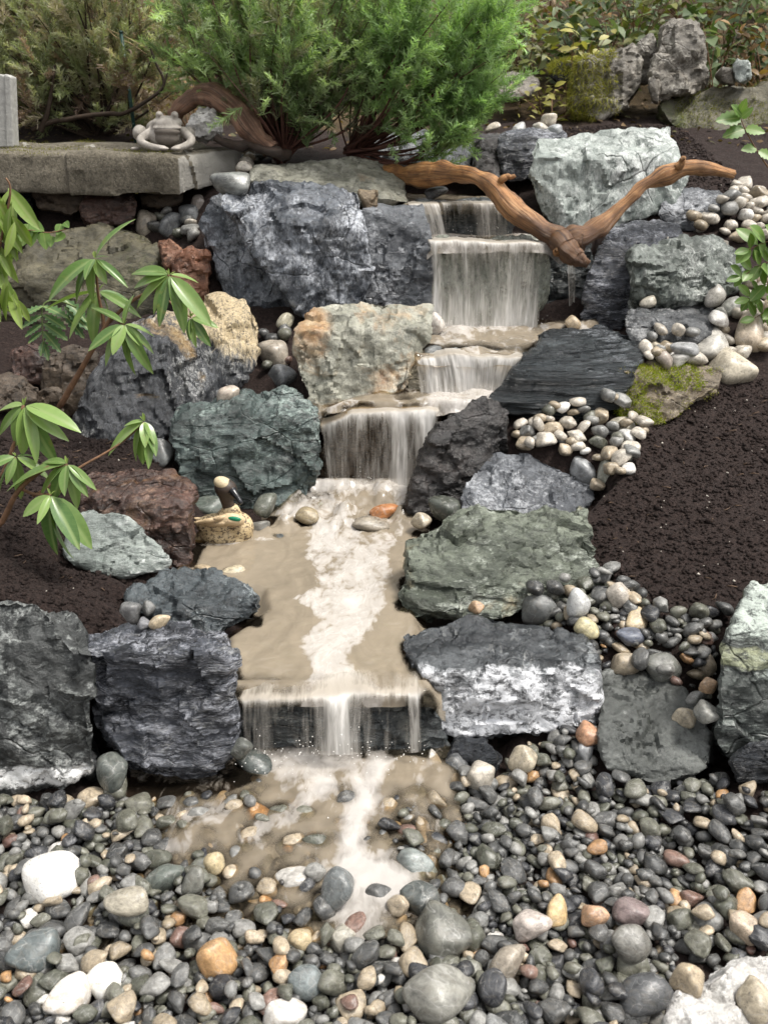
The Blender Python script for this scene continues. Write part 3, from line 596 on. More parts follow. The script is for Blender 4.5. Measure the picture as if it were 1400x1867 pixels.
PAL = {'dark grey': ((.036,.037,.037),(.095,.095,.092)), 'grey green': ((.065,.068,.052),(.14,.138,.11)), 'mid grey': ((.13,.13,.125),(.24,.235,.22)),
       'tan': ((.24,.195,.135),(.40,.33,.24)), 'orange brown': ((.30,.17,.08),(.42,.25,.12)), 'whitish': ((.48,.46,.43),(.70,.68,.64)), 'dull red': ((.11,.06,.048),(.19,.12,.095)), 'black': ((.018,.019,.022),(.045,.046,.05)),
       'beige': ((.33,.295,.245),(.50,.455,.39))}
MIX_BED = [('dark grey', .36), ('grey green', .23), ('mid grey', .13), ('tan', .10), ('orange brown', .014), ('whitish', .008), ('dull red', .02), ('black', .105)]
MIX_TAN = [('beige', .50), ('tan', .24), ('mid grey', .16), ('whitish', .06), ('grey green', .04)]
MIX_GRY = [('mid grey', .34), ('dark grey', .28), ('beige', .16), ('grey green', .15), ('dull red', .07)]
def pick(mix, r):
    x = r.random() * sum(w_ for _, w_ in mix)
    for k, w_ in mix:
        x -= w_
        if x <= 0: break
    lo, hi = PAL[k]; f = r.random(); return k, tuple((1.05 if mix is MIX_BED else 1.0) * (np.array(lo) + (np.array(hi) - np.array(lo)) * f))
PEBS = []      # dicts: pos, axes, rot, shape, colour, kind name, zone
def add_peb(x, y, a, b_, c, yaw, r, colkey, zone, sink=.22, tilt=.25, shape=None, label=None):
    zc = settle(x, y, a, b_, c, yaw, sink)
    if zc is None: return None
    i, j = int((x - HX0) / HR), int((y - HY0) / HR)
    PEBS.append(dict(p=(x, y, zc), s=(a, b_, c), e=(r.normal() * tilt, r.normal() * tilt, yaw), sh=int(r.integers(22)) if shape is None else shape, col=colkey[1], k=colkey[0], zone=zone, ij=(i, j), label=label, top=zc + c * .9))
    return PEBS[-1]
BED = [(-400,1450),(0,1440),(168,1430),(214,1405),(330,1425),(434,1395),(445,1345),(800,1345),(1085,1325),(1100,1225),(1070,1180),(1040,1145),(955,1120),(985,1085),(1060,1080),(1100,1040),(1165,1085),(1200,1128),(1318,1128),(1310,1300),(1335,1420),(1800,1440),(2600,2600),(-1200,2600)]
def bed_round(n, rlo, rhi, seed, cand=3, water=1.0, hmax=.11):
    r = np.random.default_rng(seed); done = 0
    X = r.uniform(-1.85, 1.95, n * 9); Y = r.uniform(.82, 2.75, n * 9)
    Z = zt(X, Y) + .03; PX, PY = proj(np.stack([X, Y, Z], 1)); ok = inpoly(PX, PY, BED) & (PX > -340) & (PX < 1760) & (PY < 2040)
    wet = polydist(PX, PY, FPOLY) > 48; X, Y, wet = X[ok], Y[ok], wet[ok]; q = 0
    while done < n and q + cand < len(X):
        best = None; a = rlo * (rhi / rlo) ** (r.random() ** 1.5); b_ = a * r.uniform(.62, .95); c = a * r.uniform(.36, .70); yaw = r.uniform(0, math.pi)
        for k in range(cand):
            x, y = X[q + k], Y[q + k]
            if wet[q + k] and r.random() > water: continue
            i, j = int((x - HX0) / HR), int((y - HY0) / HR)
            if RH[i, j] > TZ0[i, j] + .02: continue
            z = settle(x, y, a, b_, c, yaw, probe=True)
            if z is not None and z - TZ0[i, j] < hmax and (best is None or z - TZ0[i, j] < best[0]): best = (z - TZ0[i, j], x, y)
        q += cand
        if best is None: continue
        add_peb(best[1], best[2], a, b_, c, yaw, r, pick(MIX_BED, r), 'bed'); done += 1
    return done
# named stones of the front bed: (px, py, width px, height px, colour, kind, label)
def put(px, py, wpx, hpx, col, label, Yhint=None, zone='named', yaw=None, z0=None, shape=None, sink=.15, round_=False, flat=None):
    r = np.random.default_rng(int(px * 7 + py)); d = ray(px, py + hpx * .3)
    # march the ray to the ground / rocks / pebbles laid so far
    tt = np.arange(.6, 7.5, .01); Q = np.array([0, 0, CAMZ]) + d[None, :] / d[1] * tt[:, None]
    i = ((Q[:, 0] - HX0) / HR).astype(int); j = ((Q[:, 1] - HY0) / HR).astype(int); ok = (i >= 0) & (i < len(hx)) & (j >= 0) & (j < len(hy))
    hit = ok.copy(); hit[ok] = Q[ok, 2] <= HM[i[ok], j[ok]]
    Y = Yhint if Yhint else (tt[np.argmax(hit)] if hit.any() else 2.0)
    P = at(px, py, Y); s = depth(P) / FPX; a = wpx * s / 2; c = hpx * s / 2 / .95; b_ = (a + c) / 2 * .95
    if not Yhint: P = at(px, py, Y + b_ * .35)
    e = dict(p=tuple(P), s=(a, b_, c), e=(r.normal() * .12, r.normal() * .12 if yaw is None else yaw, r.normal() * .2), sh=int(r.choice(ROUND)) if shape is None else shape, col=col, k='named', zone=zone, ij=None, label=label, top=9)
    i0, j0 = int((P[0] - HX0) / HR), int((P[1] - HY0) / HR); ra, rb = int(a / HR), int(b_ / HR)
    if ra < i0 < len(hx) - ra - 1 and rb < j0 < len(hy) - rb - 1:
        X = (np.arange(-ra, ra + 1) * HR / a)[:, None]; Yq = (np.arange(-rb, rb + 1) * HR / b_)[None, :]; q = X ** 2 + Yq ** 2
        H = HM[i0 - ra:i0 + ra + 1, j0 - rb:j0 + rb + 1]; H[q < 1] = np.maximum(H[q < 1], (P[2] + c * np.sqrt(np.clip(1 - q, 0, 1)))[q < 1])
    PEBS.append(e); return e
bed_round(2200, .011, .026, 1, cand=2, water=.9)
bed_round(2300, .015, .037, 2, cand=4, water=.42)
G1, G2, DG, TN, OR, WH, GR = (.17,.172,.17), (.13,.135,.125), (.06,.063,.066), (.40,.33,.235), (.46,.275,.13), (.80,.78,.74), (.115,.118,.10)
for a in ((98,1600,116,86,WH,'large smooth white stone on the front gravel',0.25),(122,1815,84,60,(.66,.61,.55),'rounded pinkish white stone beside a white egg-shaped stone',0),(196,1790,68,74,(.74,.72,.66),'white egg-shaped stone beside a pinkish white stone',0),
          (398,1748,66,78,OR,'oval orange-brown stone on the front gravel',-.7),(533,1610,76,58,(.42,.40,.37),'black and white speckled granite cobble at the stream edge',0),(613,1620,76,72,(.13,.14,.14),'grey egg-shaped cobble standing in the white foam',-.5),
          (752,1582,80,62,(.20,.22,.21),'angular pale grey-green cobble at the foam edge',0),(765,1643,74,54,(.075,.082,.078),'dark angular cobble beside the foam',0),(810,1702,108,84,(.125,.125,.108),'big smooth olive grey cobble on the gravel',0),
          (800,1812,136,86,(.22,.215,.19),'largest greenish grey cobble on the front gravel',-.1),(925,1758,70,62,(.30,.26,.21),'round tan speckled granite cobble',0),(1012,1664,54,50,(.50,.36,.19),'round yellow-orange cobble among grey pebbles',0),
          (970,1685,72,48,(.46,.40,.36),'pale pinkish granite cobble beside the yellow-orange cobble',0),(1083,1668,50,40,(.42,.26,.16),'orange brown cobble with a flat side',0),(1148,1662,66,50,(.20,.155,.15),'mauve striped angular cobble',.4),
          (1255,1788,62,58,(.36,.29,.20),'round golden granite cobble near the white quartz',0),(1352,1692,60,46,(.42,.335,.25),'tan oval cobble near the right gravel edge',.3),(1385,1830,80,66,(.36,.31,.23),'brown cobble resting on the white quartz rock',.2),
          (1150,1720,78,66,(.15,.145,.13),'squarish brown-grey cobble on the gravel',0),(1175,1810,100,58,(.085,.087,.09),'dark angular cobble with a pale ridge',.1),(560,1790,70,60,(.15,.17,.17),'blue grey cobble with flat sides',0),(245,1660,58,50,GR,'round grey-green pebble under the tan slab pebble',0),
          (232,1640,84,44,(.33,.30,.24),'wide tan speckled pebble',.15),(60,1735,92,72,(.10,.115,.115),'broad blue-grey cobble at the left gravel edge',.2),(300,1605,66,62,(.11,.125,.11),'dark green angular cobble beside the stream',.3),(388,1572,46,44,(.44,.36,.22),'yellow tan pebble at the stream edge',0),
          (353,1605,42,56,(.16,.16,.14),'upright grey pebble beside the yellow tan pebble',.2),(546,1710,50,36,(.50,.40,.25),'yellow cream pebble among dark pebbles',0),(625,1712,48,48,(.34,.32,.27),'grey speckled granite pebble below the stream',0),(875,1415,54,52,(.42,.38,.32),'rough speckled granite cobble below the white faced slab',0),
          (955,1385,54,50,(.36,.31,.23),'tan granite cobble below the white faced slab',.2),(790,1390,30,38,(.46,.43,.38),'small pale granite pebble standing at the splash',0),(832,1395,46,38,DG,'dark oval pebble beside the pale granite pebble',0),(1075,1340,50,40,(.40,.22,.13),'rusty pink pebble against the grey-green slab',0),
          (1062,1378,36,54,(.20,.205,.21),'upright grey pebble below the rusty pink pebble',0),(1140,1210,56,42,(.36,.30,.22),'tan speckled cobble above the grey-green slab',0),(1207,1218,74,52,(.12,.122,.11),'wide dark grey cobble above the grey-green slab',0),(1283,1212,46,44,(.36,.30,.22),'tan cobble beside the green crusted boulder',0),
          (1248,1310,48,36,(.36,.31,.23),'sandy speckled pebble lying on the grey-green slab',0),(1290,1300,50,34,(.17,.17,.155),'grey pebble beside the sandy speckled pebble',0),(1290,1250,32,28,(.40,.27,.17),'small orange pebble near the green crusted boulder',0),(1268,1275,40,30,(.17,.17,.16),'oval grey pebble above the sandy speckled pebble',0),
          (980,1110,62,58,(.11,.113,.11),'dark rounded cobble at the layered boulder foot',0),(1050,1100,48,50,(.42,.42,.41),'pale shiny oval cobble at the layered boulder foot',-.6),(1130,1085,54,46,(.40,.36,.31),'white and mauve cobble at the soil edge',0),(1158,1132,52,40,(.44,.35,.22),'yellow speckled cobble at the soil edge',0),
          (1103,1052,28,28,(.16,.16,.16),'lone small grey pebble on the soil edge',0),(868,1108,30,24,(.38,.25,.15),'small brown pebble lying between the two right boulders',0),(1068,1145,46,36,(.45,.40,.24),'yellow cream rough cobble on the pebble bank',0),(1150,1160,58,30,(.10,.11,.14),'blue-grey flat slate pebble on the pebble bank',0),
          (465,1390,70,38,(.07,.08,.075),'wet dark olive cobble at the foot of the lowest fall',.1),(440,1365,36,44,(.09,.095,.085),'wet grey pebble wedged by the slate boulder',.5),(678,1390,38,28,(.035,.037,.04),'small black wet pebble in the foam',0),(200,1410,58,66,(.10,.11,.10),'grey-green cobble between the two slate boulders',.4),
          (905,1880,60,40,G1,'grey cobble cut by the picture bottom',0),(520,1850,80,50,(.60,.57,.53),'white veined cobble at the near gravel edge',.1)):
    put(*a[:6], yaw=a[6])
bed_round(1250, .013, .030, 3, cand=5, water=.16, hmax=.085)
bed_round(800, .008, .016, 4, cand=5, water=.06, hmax=.08)
# pockets: polygon in the picture, size range, mixture, label parts
def pocket(poly, n, wlo, whi, mix, zone, seed, yr=None, onrock=False):
    r = np.random.default_rng(seed); A = np.array(poly); done = 0; t_ = 0
    while done < n and t_ < n * 12:
        t_ += 1; px, py = r.uniform(A[:, 0].min(), A[:, 0].max()), r.uniform(A[:, 1].min(), A[:, 1].max())
        if not inpoly(px, py, poly): continue
        d = ray(px, py); tt = np.arange(1.5, 6.5, .012); Q = np.array([0, 0, CAMZ]) + d[None, :] / d[1] * tt[:, None]
        i = ((Q[:, 0] - HX0) / HR).astype(int); j = ((Q[:, 1] - HY0) / HR).astype(int); ok = (i >= 0) & (i < len(hx)) & (j >= 0) & (j < len(hy))
        hit = ok.copy(); hit[ok] = Q[ok, 2] <= HM0[i[ok], j[ok]]
        if not hit.any(): continue
        k = np.argmax(hit); x, y = Q[k, 0], Q[k, 1]
        if yr and not (yr[0] < y < yr[1]): continue
        if RH[i[k], j[k]] > TZ0[i[k], j[k]] + (.04 if zone in ('left', 'slab') else .09): continue
        s = depth(Q[k]) / FPX; a = r.uniform(wlo, whi) * s / 2; b_ = a * r.uniform(.7, .95); c = a * r.uniform(.5, .8)
        yw = r.uniform(0, 3.1)
        zp = settle(x, y, a, b_, c, yw, probe=True)
        if zp is None or zp - HM0[i[k], j[k]] > .052: continue
        if add_peb(x, y, a, b_, c, yw, r, pick(mix, r), zone): done += 1
POCK = {
 'strip': ('pebble on the strip between the soil bank and the slab', 'pebbles along the soil bank foot'),
 'bank': ('pebble heaped between the striated slate and the soil bank', 'pebbles heaped on the right bank'),
 'shelf': ('pebble on the shelf beside the flat topped dark rock', 'pebbles on the right shelf'),
 'upper': ('pebble beside the dark boulder at the driftwood end', 'pebbles at the driftwood end'),
 'left': ('pebble in the cleft between the golden crusted and rust stained boulders', 'pebbles in the left cleft'),
 'slab': ('pebble under the broken end of the concrete slab', 'pebbles at the slab end'),
 'top': ('pebble lying on the rocks above the topmost fall', 'pebbles above the topmost fall'),
 'soil': ('pebble beside the blocky slate boulder on the soil', 'pebbles beside the left soil'),
 'rapid': ('wet stone in the rapids above the pool', 'stones in the rapids')}
for a in ((1362,610,62,86,(.40,.33,.25),'tall tan egg-shaped stone above the mossy rock',0),(1335,672,88,68,(.46,.41,.32),'big rounded cream stone above the soil bank',.1),(1285,635,84,58,(.40,.38,.34),'long pale grey stone beside the big cream stone',-.35),(1187,640,32,44,(.42,.37,.28),'upright cream pebble at the slate slab end',.4),
          (1238,655,46,28,(.50,.48,.44),'pale flat pebble behind the mossy rock',-.2),(1210,655,28,38,(.33,.28,.24),'brownish pebble behind the mossy rock',-.5),(1245,638,54,24,(.25,.25,.25),'grey flat pebble above the mossy rock',0),(1310,583,34,44,(.22,.215,.19),'upright grey pebble against the pink topped rock',.3),
          (1300,540,46,34,(.33,.31,.28),'grey pebble above the pink topped rock',-.4),(1330,560,46,36,(.24,.24,.22),'smooth grey pebble above the tall tan stone',0),(1180,550,32,22,(.36,.33,.27),'small flat stone lying on the pink topped rock',0),
          (498,650,56,54,(.32,.28,.23),'round tan cobble in the left cleft',0),(512,687,60,44,(.11,.115,.12),'round dark grey cobble in the left cleft',0),(520,588,32,34,(.40,.37,.28),'small cream pebble below the huge boulder',0),(415,718,46,28,(.40,.34,.28),'pale tan pebble on the dark green boulder',-.3),
          (420,337,80,44,(.17,.175,.165),'smooth grey-green cobble beside the slab end',0),(263,410,36,48,(.30,.26,.21),'leaning tan pebble under the slab',.5),(312,412,44,46,(.14,.145,.15),'grey upright pebble under the slab',0),(345,395,36,40,(.13,.135,.14),'dark grey pebble beside the huge boulder',0),(362,372,28,32,(.24,.21,.19),'brownish pebble at the huge boulder top',0),
          (1065,858,54,62,(.26,.265,.27),'upright grey cobble at the lower end of the pebble heap',-.5),(1104,862,32,48,(.34,.34,.29),'upright pale green pebble beside the upright grey cobble',.1),(1130,775,52,32,(.36,.33,.26),'oval tan pebble under the mossy rock',.2),(1140,800,40,36,(.38,.37,.35),'pale pebble at the soil edge under the mossy rock',-.3),
          (1275,412,34,26,(.48,.43,.37),'pale round pebble on the marbled boulder shelf',0),(292,828,52,56,(.17,.175,.17),'grey cobble against the dark green boulder',.2),(238,1118,44,46,(.14,.14,.14),'round grey cobble on the left soil',0),(270,1110,28,30,(.13,.13,.125),'small dark pebble beside the round grey cobble',0),(290,1135,36,28,(.42,.34,.23),'small tan pebble beside the round grey cobble',0),(264,1138,28,22,(.16,.16,.17),'tiny grey pebble beside the small tan pebble',0)):
    put(*a[:6], yaw=a[6], zone='bankn')
pocket([(930,800),(960,770),(1000,758),(1108,750),(1140,775),(1170,790),(1165,825),(1140,870),(1090,895),(1040,855),(960,825)], 230, 24, 48, MIX_TAN, 'bank', 31)
pocket([(1165,640),(1205,650),(1260,648),(1300,650),(1200,668)], 16, 20, 40, MIX_TAN, 'shelf', 38)
pocket([(960,1110),(1010,1098),(1075,1078),(1100,1050),(1165,1085),(1205,1130),(1325,1128),(1312,1260),(1265,1290),(1240,1250),(1112,1222),(1088,1180),(1045,1145)], 85, 24, 52, MIX_BED, 'strip', 39)
pocket([(1310,545),(1345,528),(1395,530),(1400,590),(1345,590)], 18, 24, 44, MIX_TAN, 'shelf', 40)
pocket([(1168,632),(1205,648),(1296,618),(1325,592),(1395,600),(1390,660),(1180,668)], 40, 24, 50, MIX_TAN, 'shelf', 32)
pocket([(1250,420),(1345,350),(1420,355),(1420,450),(1330,450)], 110, 22, 44, MIX_TAN, 'upper', 33)
pocket([(480,578),(535,570),(540,600),(550,690),(545,708),(480,715),(400,725),(445,690),(472,630)], 70, 20, 46, MIX_GRY, 'left', 34)
pocket([(250,400),(300,378),(352,372),(362,400),(366,440),(340,445),(300,430),(265,425)], 36, 22, 46, MIX_GRY, 'slab', 35)
pocket([(425,302),(435,287),(515,290),(515,308),(465,322),(430,318)], 22, 18, 34, MIX_TAN, 'slab', 36)
# rapids and pool stones stand in the water
for a in ((485,922,52,44,(.10,.105,.085),'mossy grey stone at the rapids edge',3.42),(560,940,44,30,(.26,.21,.13),'brown wet stone awash in the rapids',3.40),(700,934,56,30,(.36,.15,.055),'rust orange stone in the rapids',3.45),(675,955,70,26,(.22,.19,.15),'low wet stone beside the rust orange stone',3.36),
          (768,950,38,30,(.36,.31,.23),'tan pebble between the black and layered boulders',3.30),(808,930,62,44,(.050,.055,.045),'dark cobble between the black and speckled boulders',3.34),(470,965,50,30,(.14,.135,.12),'flat wet pebble beside the duck decoy',3.34),(510,982,34,16,(.055,.06,.06),'dark wet pebble at the pool edge',3.28),(455,985,40,18,(.11,.105,.09),'low dark pebble in front of the decoy tail',3.36),
          (425,1040,46,16,(.42,.36,.25),'cream stone just showing in the pool',2.98),(370,1034,34,10,(.36,.28,.18),'tan stone just showing in the pool',3.0),(378,930,66,40,(.085,.10,.085),'grey-green cobble behind the duck decoy',3.52),(560,925,120,30,(.22,.21,.17),'wide wet stone under the rapids foam',3.55),(1045,590,36,30,(.42,.33,.22),'small tan stone in the spray under the driftwood',4.42),(795,590,40,40,(.55,.51,.46),'pale wet stone beside the upper fall foot',4.36),(785,645,44,26,(.13,.135,.135),'grey wet stone above the cream wet stone',4.02),
          (845,235,44,26,(.46,.42,.36),'pale stone on the bank above the blue-grey boulder',5.95),(898,232,30,16,(.50,.44,.36),'small cream stone above the dark brown slab',5.9),(945,235,28,26,(.40,.40,.39),'leaning pale grey stone on the dark blue rock',5.75),(1000,220,30,26,(.52,.46,.38),'cream stone on the dark blue rock',5.8),(985,232,30,16,(.42,.39,.34),'flat tan stone on the dark blue rock',5.72),(1010,236,30,20,(.30,.31,.32),'grey stone on the end of the dark blue rock',5.7),(795,352,44,22,(.035,.035,.035),'black pebble on the topmost ledge',5.15)):
    put(*a[:6], Yhint=a[6], zone='wet')

# visible ranking: individuals for the large visible stones, one mass for the rest
vis = []
for q, e in enumerate(PEBS):
    if e['ij'] is None or e['zone'] in ('named', 'bankn', 'wet'): continue
    i, j = e['ij']; PX, PY = proj(np.array(e['p'])); inside = -30 < PX < 1430 and PY < 1890
    free = HM[i, j] <= e['top'] + .25 * e['s'][2] + .004
    if inside and free: vis.append((e['s'][0] * e['s'][2] / depth(np.array(e['p'])) ** 2, q))
vis.sort(reverse=True)
single = set(q for q, e in enumerate(PEBS) if e['zone'] in ('named', 'bankn', 'wet'))
single |= set(q for v, q in vis[:300])
import re as _re
def short(lab): return _re.split(r' (?:on|at|in|beside|below|above|between|behind|under|against|among|near|left|right|with|standing|lying|resting|wedged|tucked|along|by|leaning|jutting|cut|of|just|around) ', lab)[0]
LAND = [(np.array(e['p']), short(e['label'])) for e in PEBS if e['label']] + [(np.array(o.location), short(o['label'])) for o in bpy.data.objects if o.name.startswith(('boulder', 'rock')) and o.get('label')]
LP = np.array([a[0] for a in LAND])
def peb_label(e):
    p = np.array(e['p']); d = np.linalg.norm((LP - p) * np.array([1, 1, .6]), axis=1); i = int(np.argmin(d)); a, b_, c = e['s']
    size = 'big' if a > .036 else ('small' if a < .024 else 'middling'); shp = 'flat' if c / a < .52 else ('long' if b_ / a < .70 else 'rounded')
    return '%s %s %s pebble beside the %s' % (size, shp, e['k'], LAND[i][1])
PME = []
for q in range(22):
    V, Fc = SH_HI[q]; me = bpy.data.meshes.new('pebble_shape'); me.from_pydata(V.tolist(), [], Fc.tolist()); me.polygons.foreach_set('use_smooth', np.ones(len(Fc), bool)); me.materials.append(PEB_OBJ); PME.append(me)
WET_LAB = {}
for q in sorted(single):
    e = PEBS[q]; o = bpy.data.objects.new('cobble' if e['label'] and 'cobble' in e['label'] else ('stone' if e['label'] and 'stone' in e['label'] else 'river_pebble'), PME[e['sh']]); COL.objects.link(o)
    o.location = e['p']; o.rotation_euler = e['e']; o.scale = e['s']; o.color = (*e['col'], 1)
    if e['label']: tag(o, e['label'], 'pebble' if 'pebble' in e['label'] else 'stone')
    else: tag(o, peb_label(e), 'pebble', e['k'] + ' river pebbles')
def mass(idx, name, label):
    Vs, Fs, Cs = [], [], []; off = 0
    for q in idx:
        e = PEBS[q]; px = e['s'][0] / depth(np.array(e['p'])) * FPX
        V, Fc = (SH_MD if px > 16 else SH_LO)[e['sh']]
        M = np.array(Euler(e['e']).to_matrix()); W = (V * np.array(e['s'])) @ M.T + np.array(e['p'])
        Vs.append(W); Fs.append(Fc + off); off += len(V); Cs.append(np.tile(e['col'], (len(V), 1)))
    o = mesh_obj(name, np.concatenate(Vs), np.concatenate(Fs), PEB_ATT); attr(o, 'Col', np.concatenate(Cs), 'FLOAT_COLOR'); tag(o, label, 'gravel', kind='stuff')
mass([q for q, e in enumerate(PEBS) if q not in single and e['zone'] == 'bed'], 'gravel', 'mixed grey and tan river gravel filling the front bed')
mass([q for q, e in enumerate(PEBS) if q not in single and e['zone'] != 'bed'], 'gravel', 'small pebbles filling the clefts between the boulders')
# ------------------------------------------------------------------ water
def gpath(PX, PY, pts, wid):
    d = np.full(PX.shape, 1e9)
    for (x0, y0), (x1, y1) in zip(pts[:-1], pts[1:]):
        vx, vy = x1 - x0, y1 - y0; L = vx * vx + vy * vy + 1e-9
        t = np.clip(((PX - x0) * vx + (PY - y0) * vy) / L, 0, 1)
        d = np.minimum(d, np.hypot(PX - x0 - t * vx, (PY - y0 - t * vy)))
    return np.exp(-(d / wid) ** 2)
def water_mat(name, tan=(.240, .200, .148), foamc=(.50, .47, .44)):
    m, t, b = new_mat(name); B = NB(t)
    co = B.coord((1, .55, 1)); c2 = B.coord((1, 1, 1))
    n = B.noise(co, 30, 3, .55, 1.0); n2 = B.noise(co, 9, 3, .55, 1.4)
    f = B.attr('foam')
    s = B.math('ADD', f, B.math('ADD', B.math('MULTIPLY', B.math('SUBTRACT', n, .5), .75), B.math('MULTIPLY', B.math('SUBTRACT', n2, .5), 1.15)))
    mask = B.ramp(s, [(.44, 0.), (.52, .30), (.62, .62), (1.0, 1.)])
    tint = B.ramp(n2, [(.3, tuple(c * .82 for c in tan)), (.7, tuple(c * 1.12 for c in tan))])
    B.l(B.mix(mask, tint, foamc), b.inputs['Base Color'])
    B.l(B.ramp(mask, [(0, .035), (1, .35)]), b.inputs['Roughness'])
    b.inputs['IOR'].default_value = 1.45
    rip = B.noise(c2, 16, 3, .5, .6)
    rip2 = B.noise(B.coord((1, 2.2, 1)), 42, 3, .55, .8)
    nb = B.bump(rip, .24, .02); nb = B.bump(rip2, .07, .008, nb); nb = B.bump(mask, .2, .006, nb)
    B.l(nb, b.inputs['Normal'])
    # silty water: the shallows let the stones through
    al = B.math('MAXIMUM', B.ramp(B.attr('deep'), [(.0, .03), (.2, .30), (.55, .74), (1., .98)]), B.math('MULTIPLY', mask, .85))
    tp = B.n('ShaderNodeBsdfTransparent'); tp.inputs['Color'].default_value = (.80, .72, .60, 1); mx = B.n('ShaderNodeMixShader'); B.l(al, mx.inputs[0]); B.l(tp.outputs[0], mx.inputs[1]); B.l(b.outputs[0], mx.inputs[2]); B.l(mx.outputs[0], t.nodes['Material Output'].inputs['Surface'])
    return m
WATER = water_mat('muddy_water')
HB = HM.copy()          # softened bed heights, for how deep the water stands
for _ in range(5): HB[1:-1, 1:-1] = (HB[1:-1, 1:-1] * 2 + HB[:-2, 1:-1] + HB[2:, 1:-1] + HB[1:-1, :-2] + HB[1:-1, 2:]) / 6
def bed(x, y):
    fx = np.clip((x - HX0) / HR, 0, len(hx) - 1.001); fy = np.clip((y - HY0) / HR, 0, len(hy) - 1.001); i = fx.astype(int); j = fy.astype(int); fx = fx - i; fy = fy - j
    return (HB[i, j] * (1 - fx) + HB[i+1, j] * fx) * (1 - fy) + (HB[i, j+1] * (1 - fx) + HB[i+1, j+1] * fx) * fy
def sheet(name, label, x0, x1, y0, y1, zfun, foamfun, res=.009, poly=None, roll=None):
    xs = np.arange(x0, x1 + res, res); ys = np.arange(y0, y1 + res, res)
    X, Y = np.meshgrid(xs, ys, indexing='ij'); x = X.ravel(); y = Y.ravel()
    z = zfun(x, y); q_ = np.clip((roll + .012 * vn(np.stack([x * 14, 0 * x, 0 * x], 1), 77) - y) / .036, 0, 1) if roll else 0 * x
    z = z - .045 * q_ ** 2; P = np.stack([x, y, z], 1); PX, PY = proj(P); Fc = grid_faces(len(xs), len(ys))
    if poly:
        d = polydist(PX, PY, poly); P[:, 2] -= .05 * sstep(4, -26, d); Fc = Fc[(d[Fc] > -30).all(1)]
    o = mesh_obj(name, P, Fc, WATER, origin=(x.mean(), y.mean(), z.min()))
    dpt = np.clip((P[:, 2] - bed(P[:, 0], P[:, 1])) / .055, 0, 1)
    attr(o, 'deep', dpt * (1 - q_) if not roll else np.maximum(dpt, .8 * (y < roll + .03)) * np.clip(1 - q_ ** .6 * (1.15 + .7 * vn(np.stack([x * 38, 0 * x + 3, 0 * x], 1), 78) + .5 * vn(np.stack([x * 9, 0 * x + 8, 0 * x], 1), 79)), 0, 1)); attr(o, 'foam', foamfun(P, PX, PY)); tag(o, label, kind='structure'); return o
def lump(x, y, a, f, s): return a * fbm(np.stack([x * f, y * f, 0 * x], 1), s, 4)

# pool and rapids
def z_pool(x, y):
    r = sstep(3.22, 3.72, y)
    z = Z1 + .085 * r + lump(x, y, .005, 9, 41) + lump(x, y * .45, .0035, 26, 43) + lump(x, y, .045, 13, 42) * sstep(3.2, 3.4, y)
    return z
_st = [(950,535,742),(985,560,735),(1010,548,715),(1040,572,722),(1070,570,700),(1090,528,706),(1110,560,700),(1130,585,690),(1165,545,668),(1200,552,640),(1225,575,650),(1240,548,690),(1275,540,700)]  # centre streak: foam, with sky reflection painted into the same white
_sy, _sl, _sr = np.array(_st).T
def foam_and_sky_pool(P, PX, PY):
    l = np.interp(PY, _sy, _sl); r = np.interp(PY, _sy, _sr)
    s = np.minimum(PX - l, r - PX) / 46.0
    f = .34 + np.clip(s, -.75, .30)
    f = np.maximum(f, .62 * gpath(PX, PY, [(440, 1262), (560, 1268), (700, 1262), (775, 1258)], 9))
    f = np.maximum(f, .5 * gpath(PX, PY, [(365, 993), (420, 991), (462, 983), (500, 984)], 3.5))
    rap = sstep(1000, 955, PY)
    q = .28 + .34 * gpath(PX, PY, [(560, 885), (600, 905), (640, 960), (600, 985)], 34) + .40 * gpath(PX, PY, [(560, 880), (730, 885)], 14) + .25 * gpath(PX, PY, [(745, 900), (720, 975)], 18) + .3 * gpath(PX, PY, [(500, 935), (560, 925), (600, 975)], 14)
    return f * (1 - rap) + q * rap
sheet('pool_water', 'muddy tan pool water with a streak of white foam and painted sky reflection', -.98, .46, 2.195, 3.80, z_pool, foam_and_sky_pool, roll=2.235, poly=[(325,1008),(345,985),(480,955),(520,920),(555,872),(755,872),(755,940),(765,975),(735,1015),(740,1080),(755,1140),(735,1165),(775,1225),(795,1330),(418,1330),(424,1160),(495,1110),(485,1070),(325,1040)])
def sub(a, b, n): return lambda P, PX, PY: a + b * vn(P * n, 5)
def base_foam(y0, hi, lo): return lambda P, PX, PY: lo + (hi - lo) * sstep(y0 - .14, y0 - .02, P[:, 1])
sheet('step_water', 'foamy water on the ledge above the middle fall', -.30, .50, 3.69, 4.06, lambda x, y: Z2 + lump(x, y, .018, 10, 45) + .015 * sstep(3.8, 4.0, y) , lambda P, PX, PY: .36 + .14 * sstep(3.80, 3.74, P[:, 1]) + .4 * sstep(3.83, 3.95, P[:, 1]) + .3 * sstep(.1, .3, P[:, 0]), roll=3.75, poly=[(585,830),(590,772),(604,742),(640,726),(730,700),(910,698),(885,735),(815,775),(815,830)])
sheet('step_water', 'foamy water on the ledge below the upper fall', .13, 1.02, 3.88, 4.66, lambda x, y: Z3 + lump(x, y, .030, 8, 47) + .03 * sstep(4.25, 4.5, y), lambda P, PX, PY: .40 + .35 * sstep(4.25, 4.45, P[:, 1]) * (1 - sstep(.5, .7, P[:, 0])), roll=3.94, poly=[(744,712),(750,640),(785,600),(800,575),(1090,565),(1085,600),(1000,612),(958,660),(958,712)])
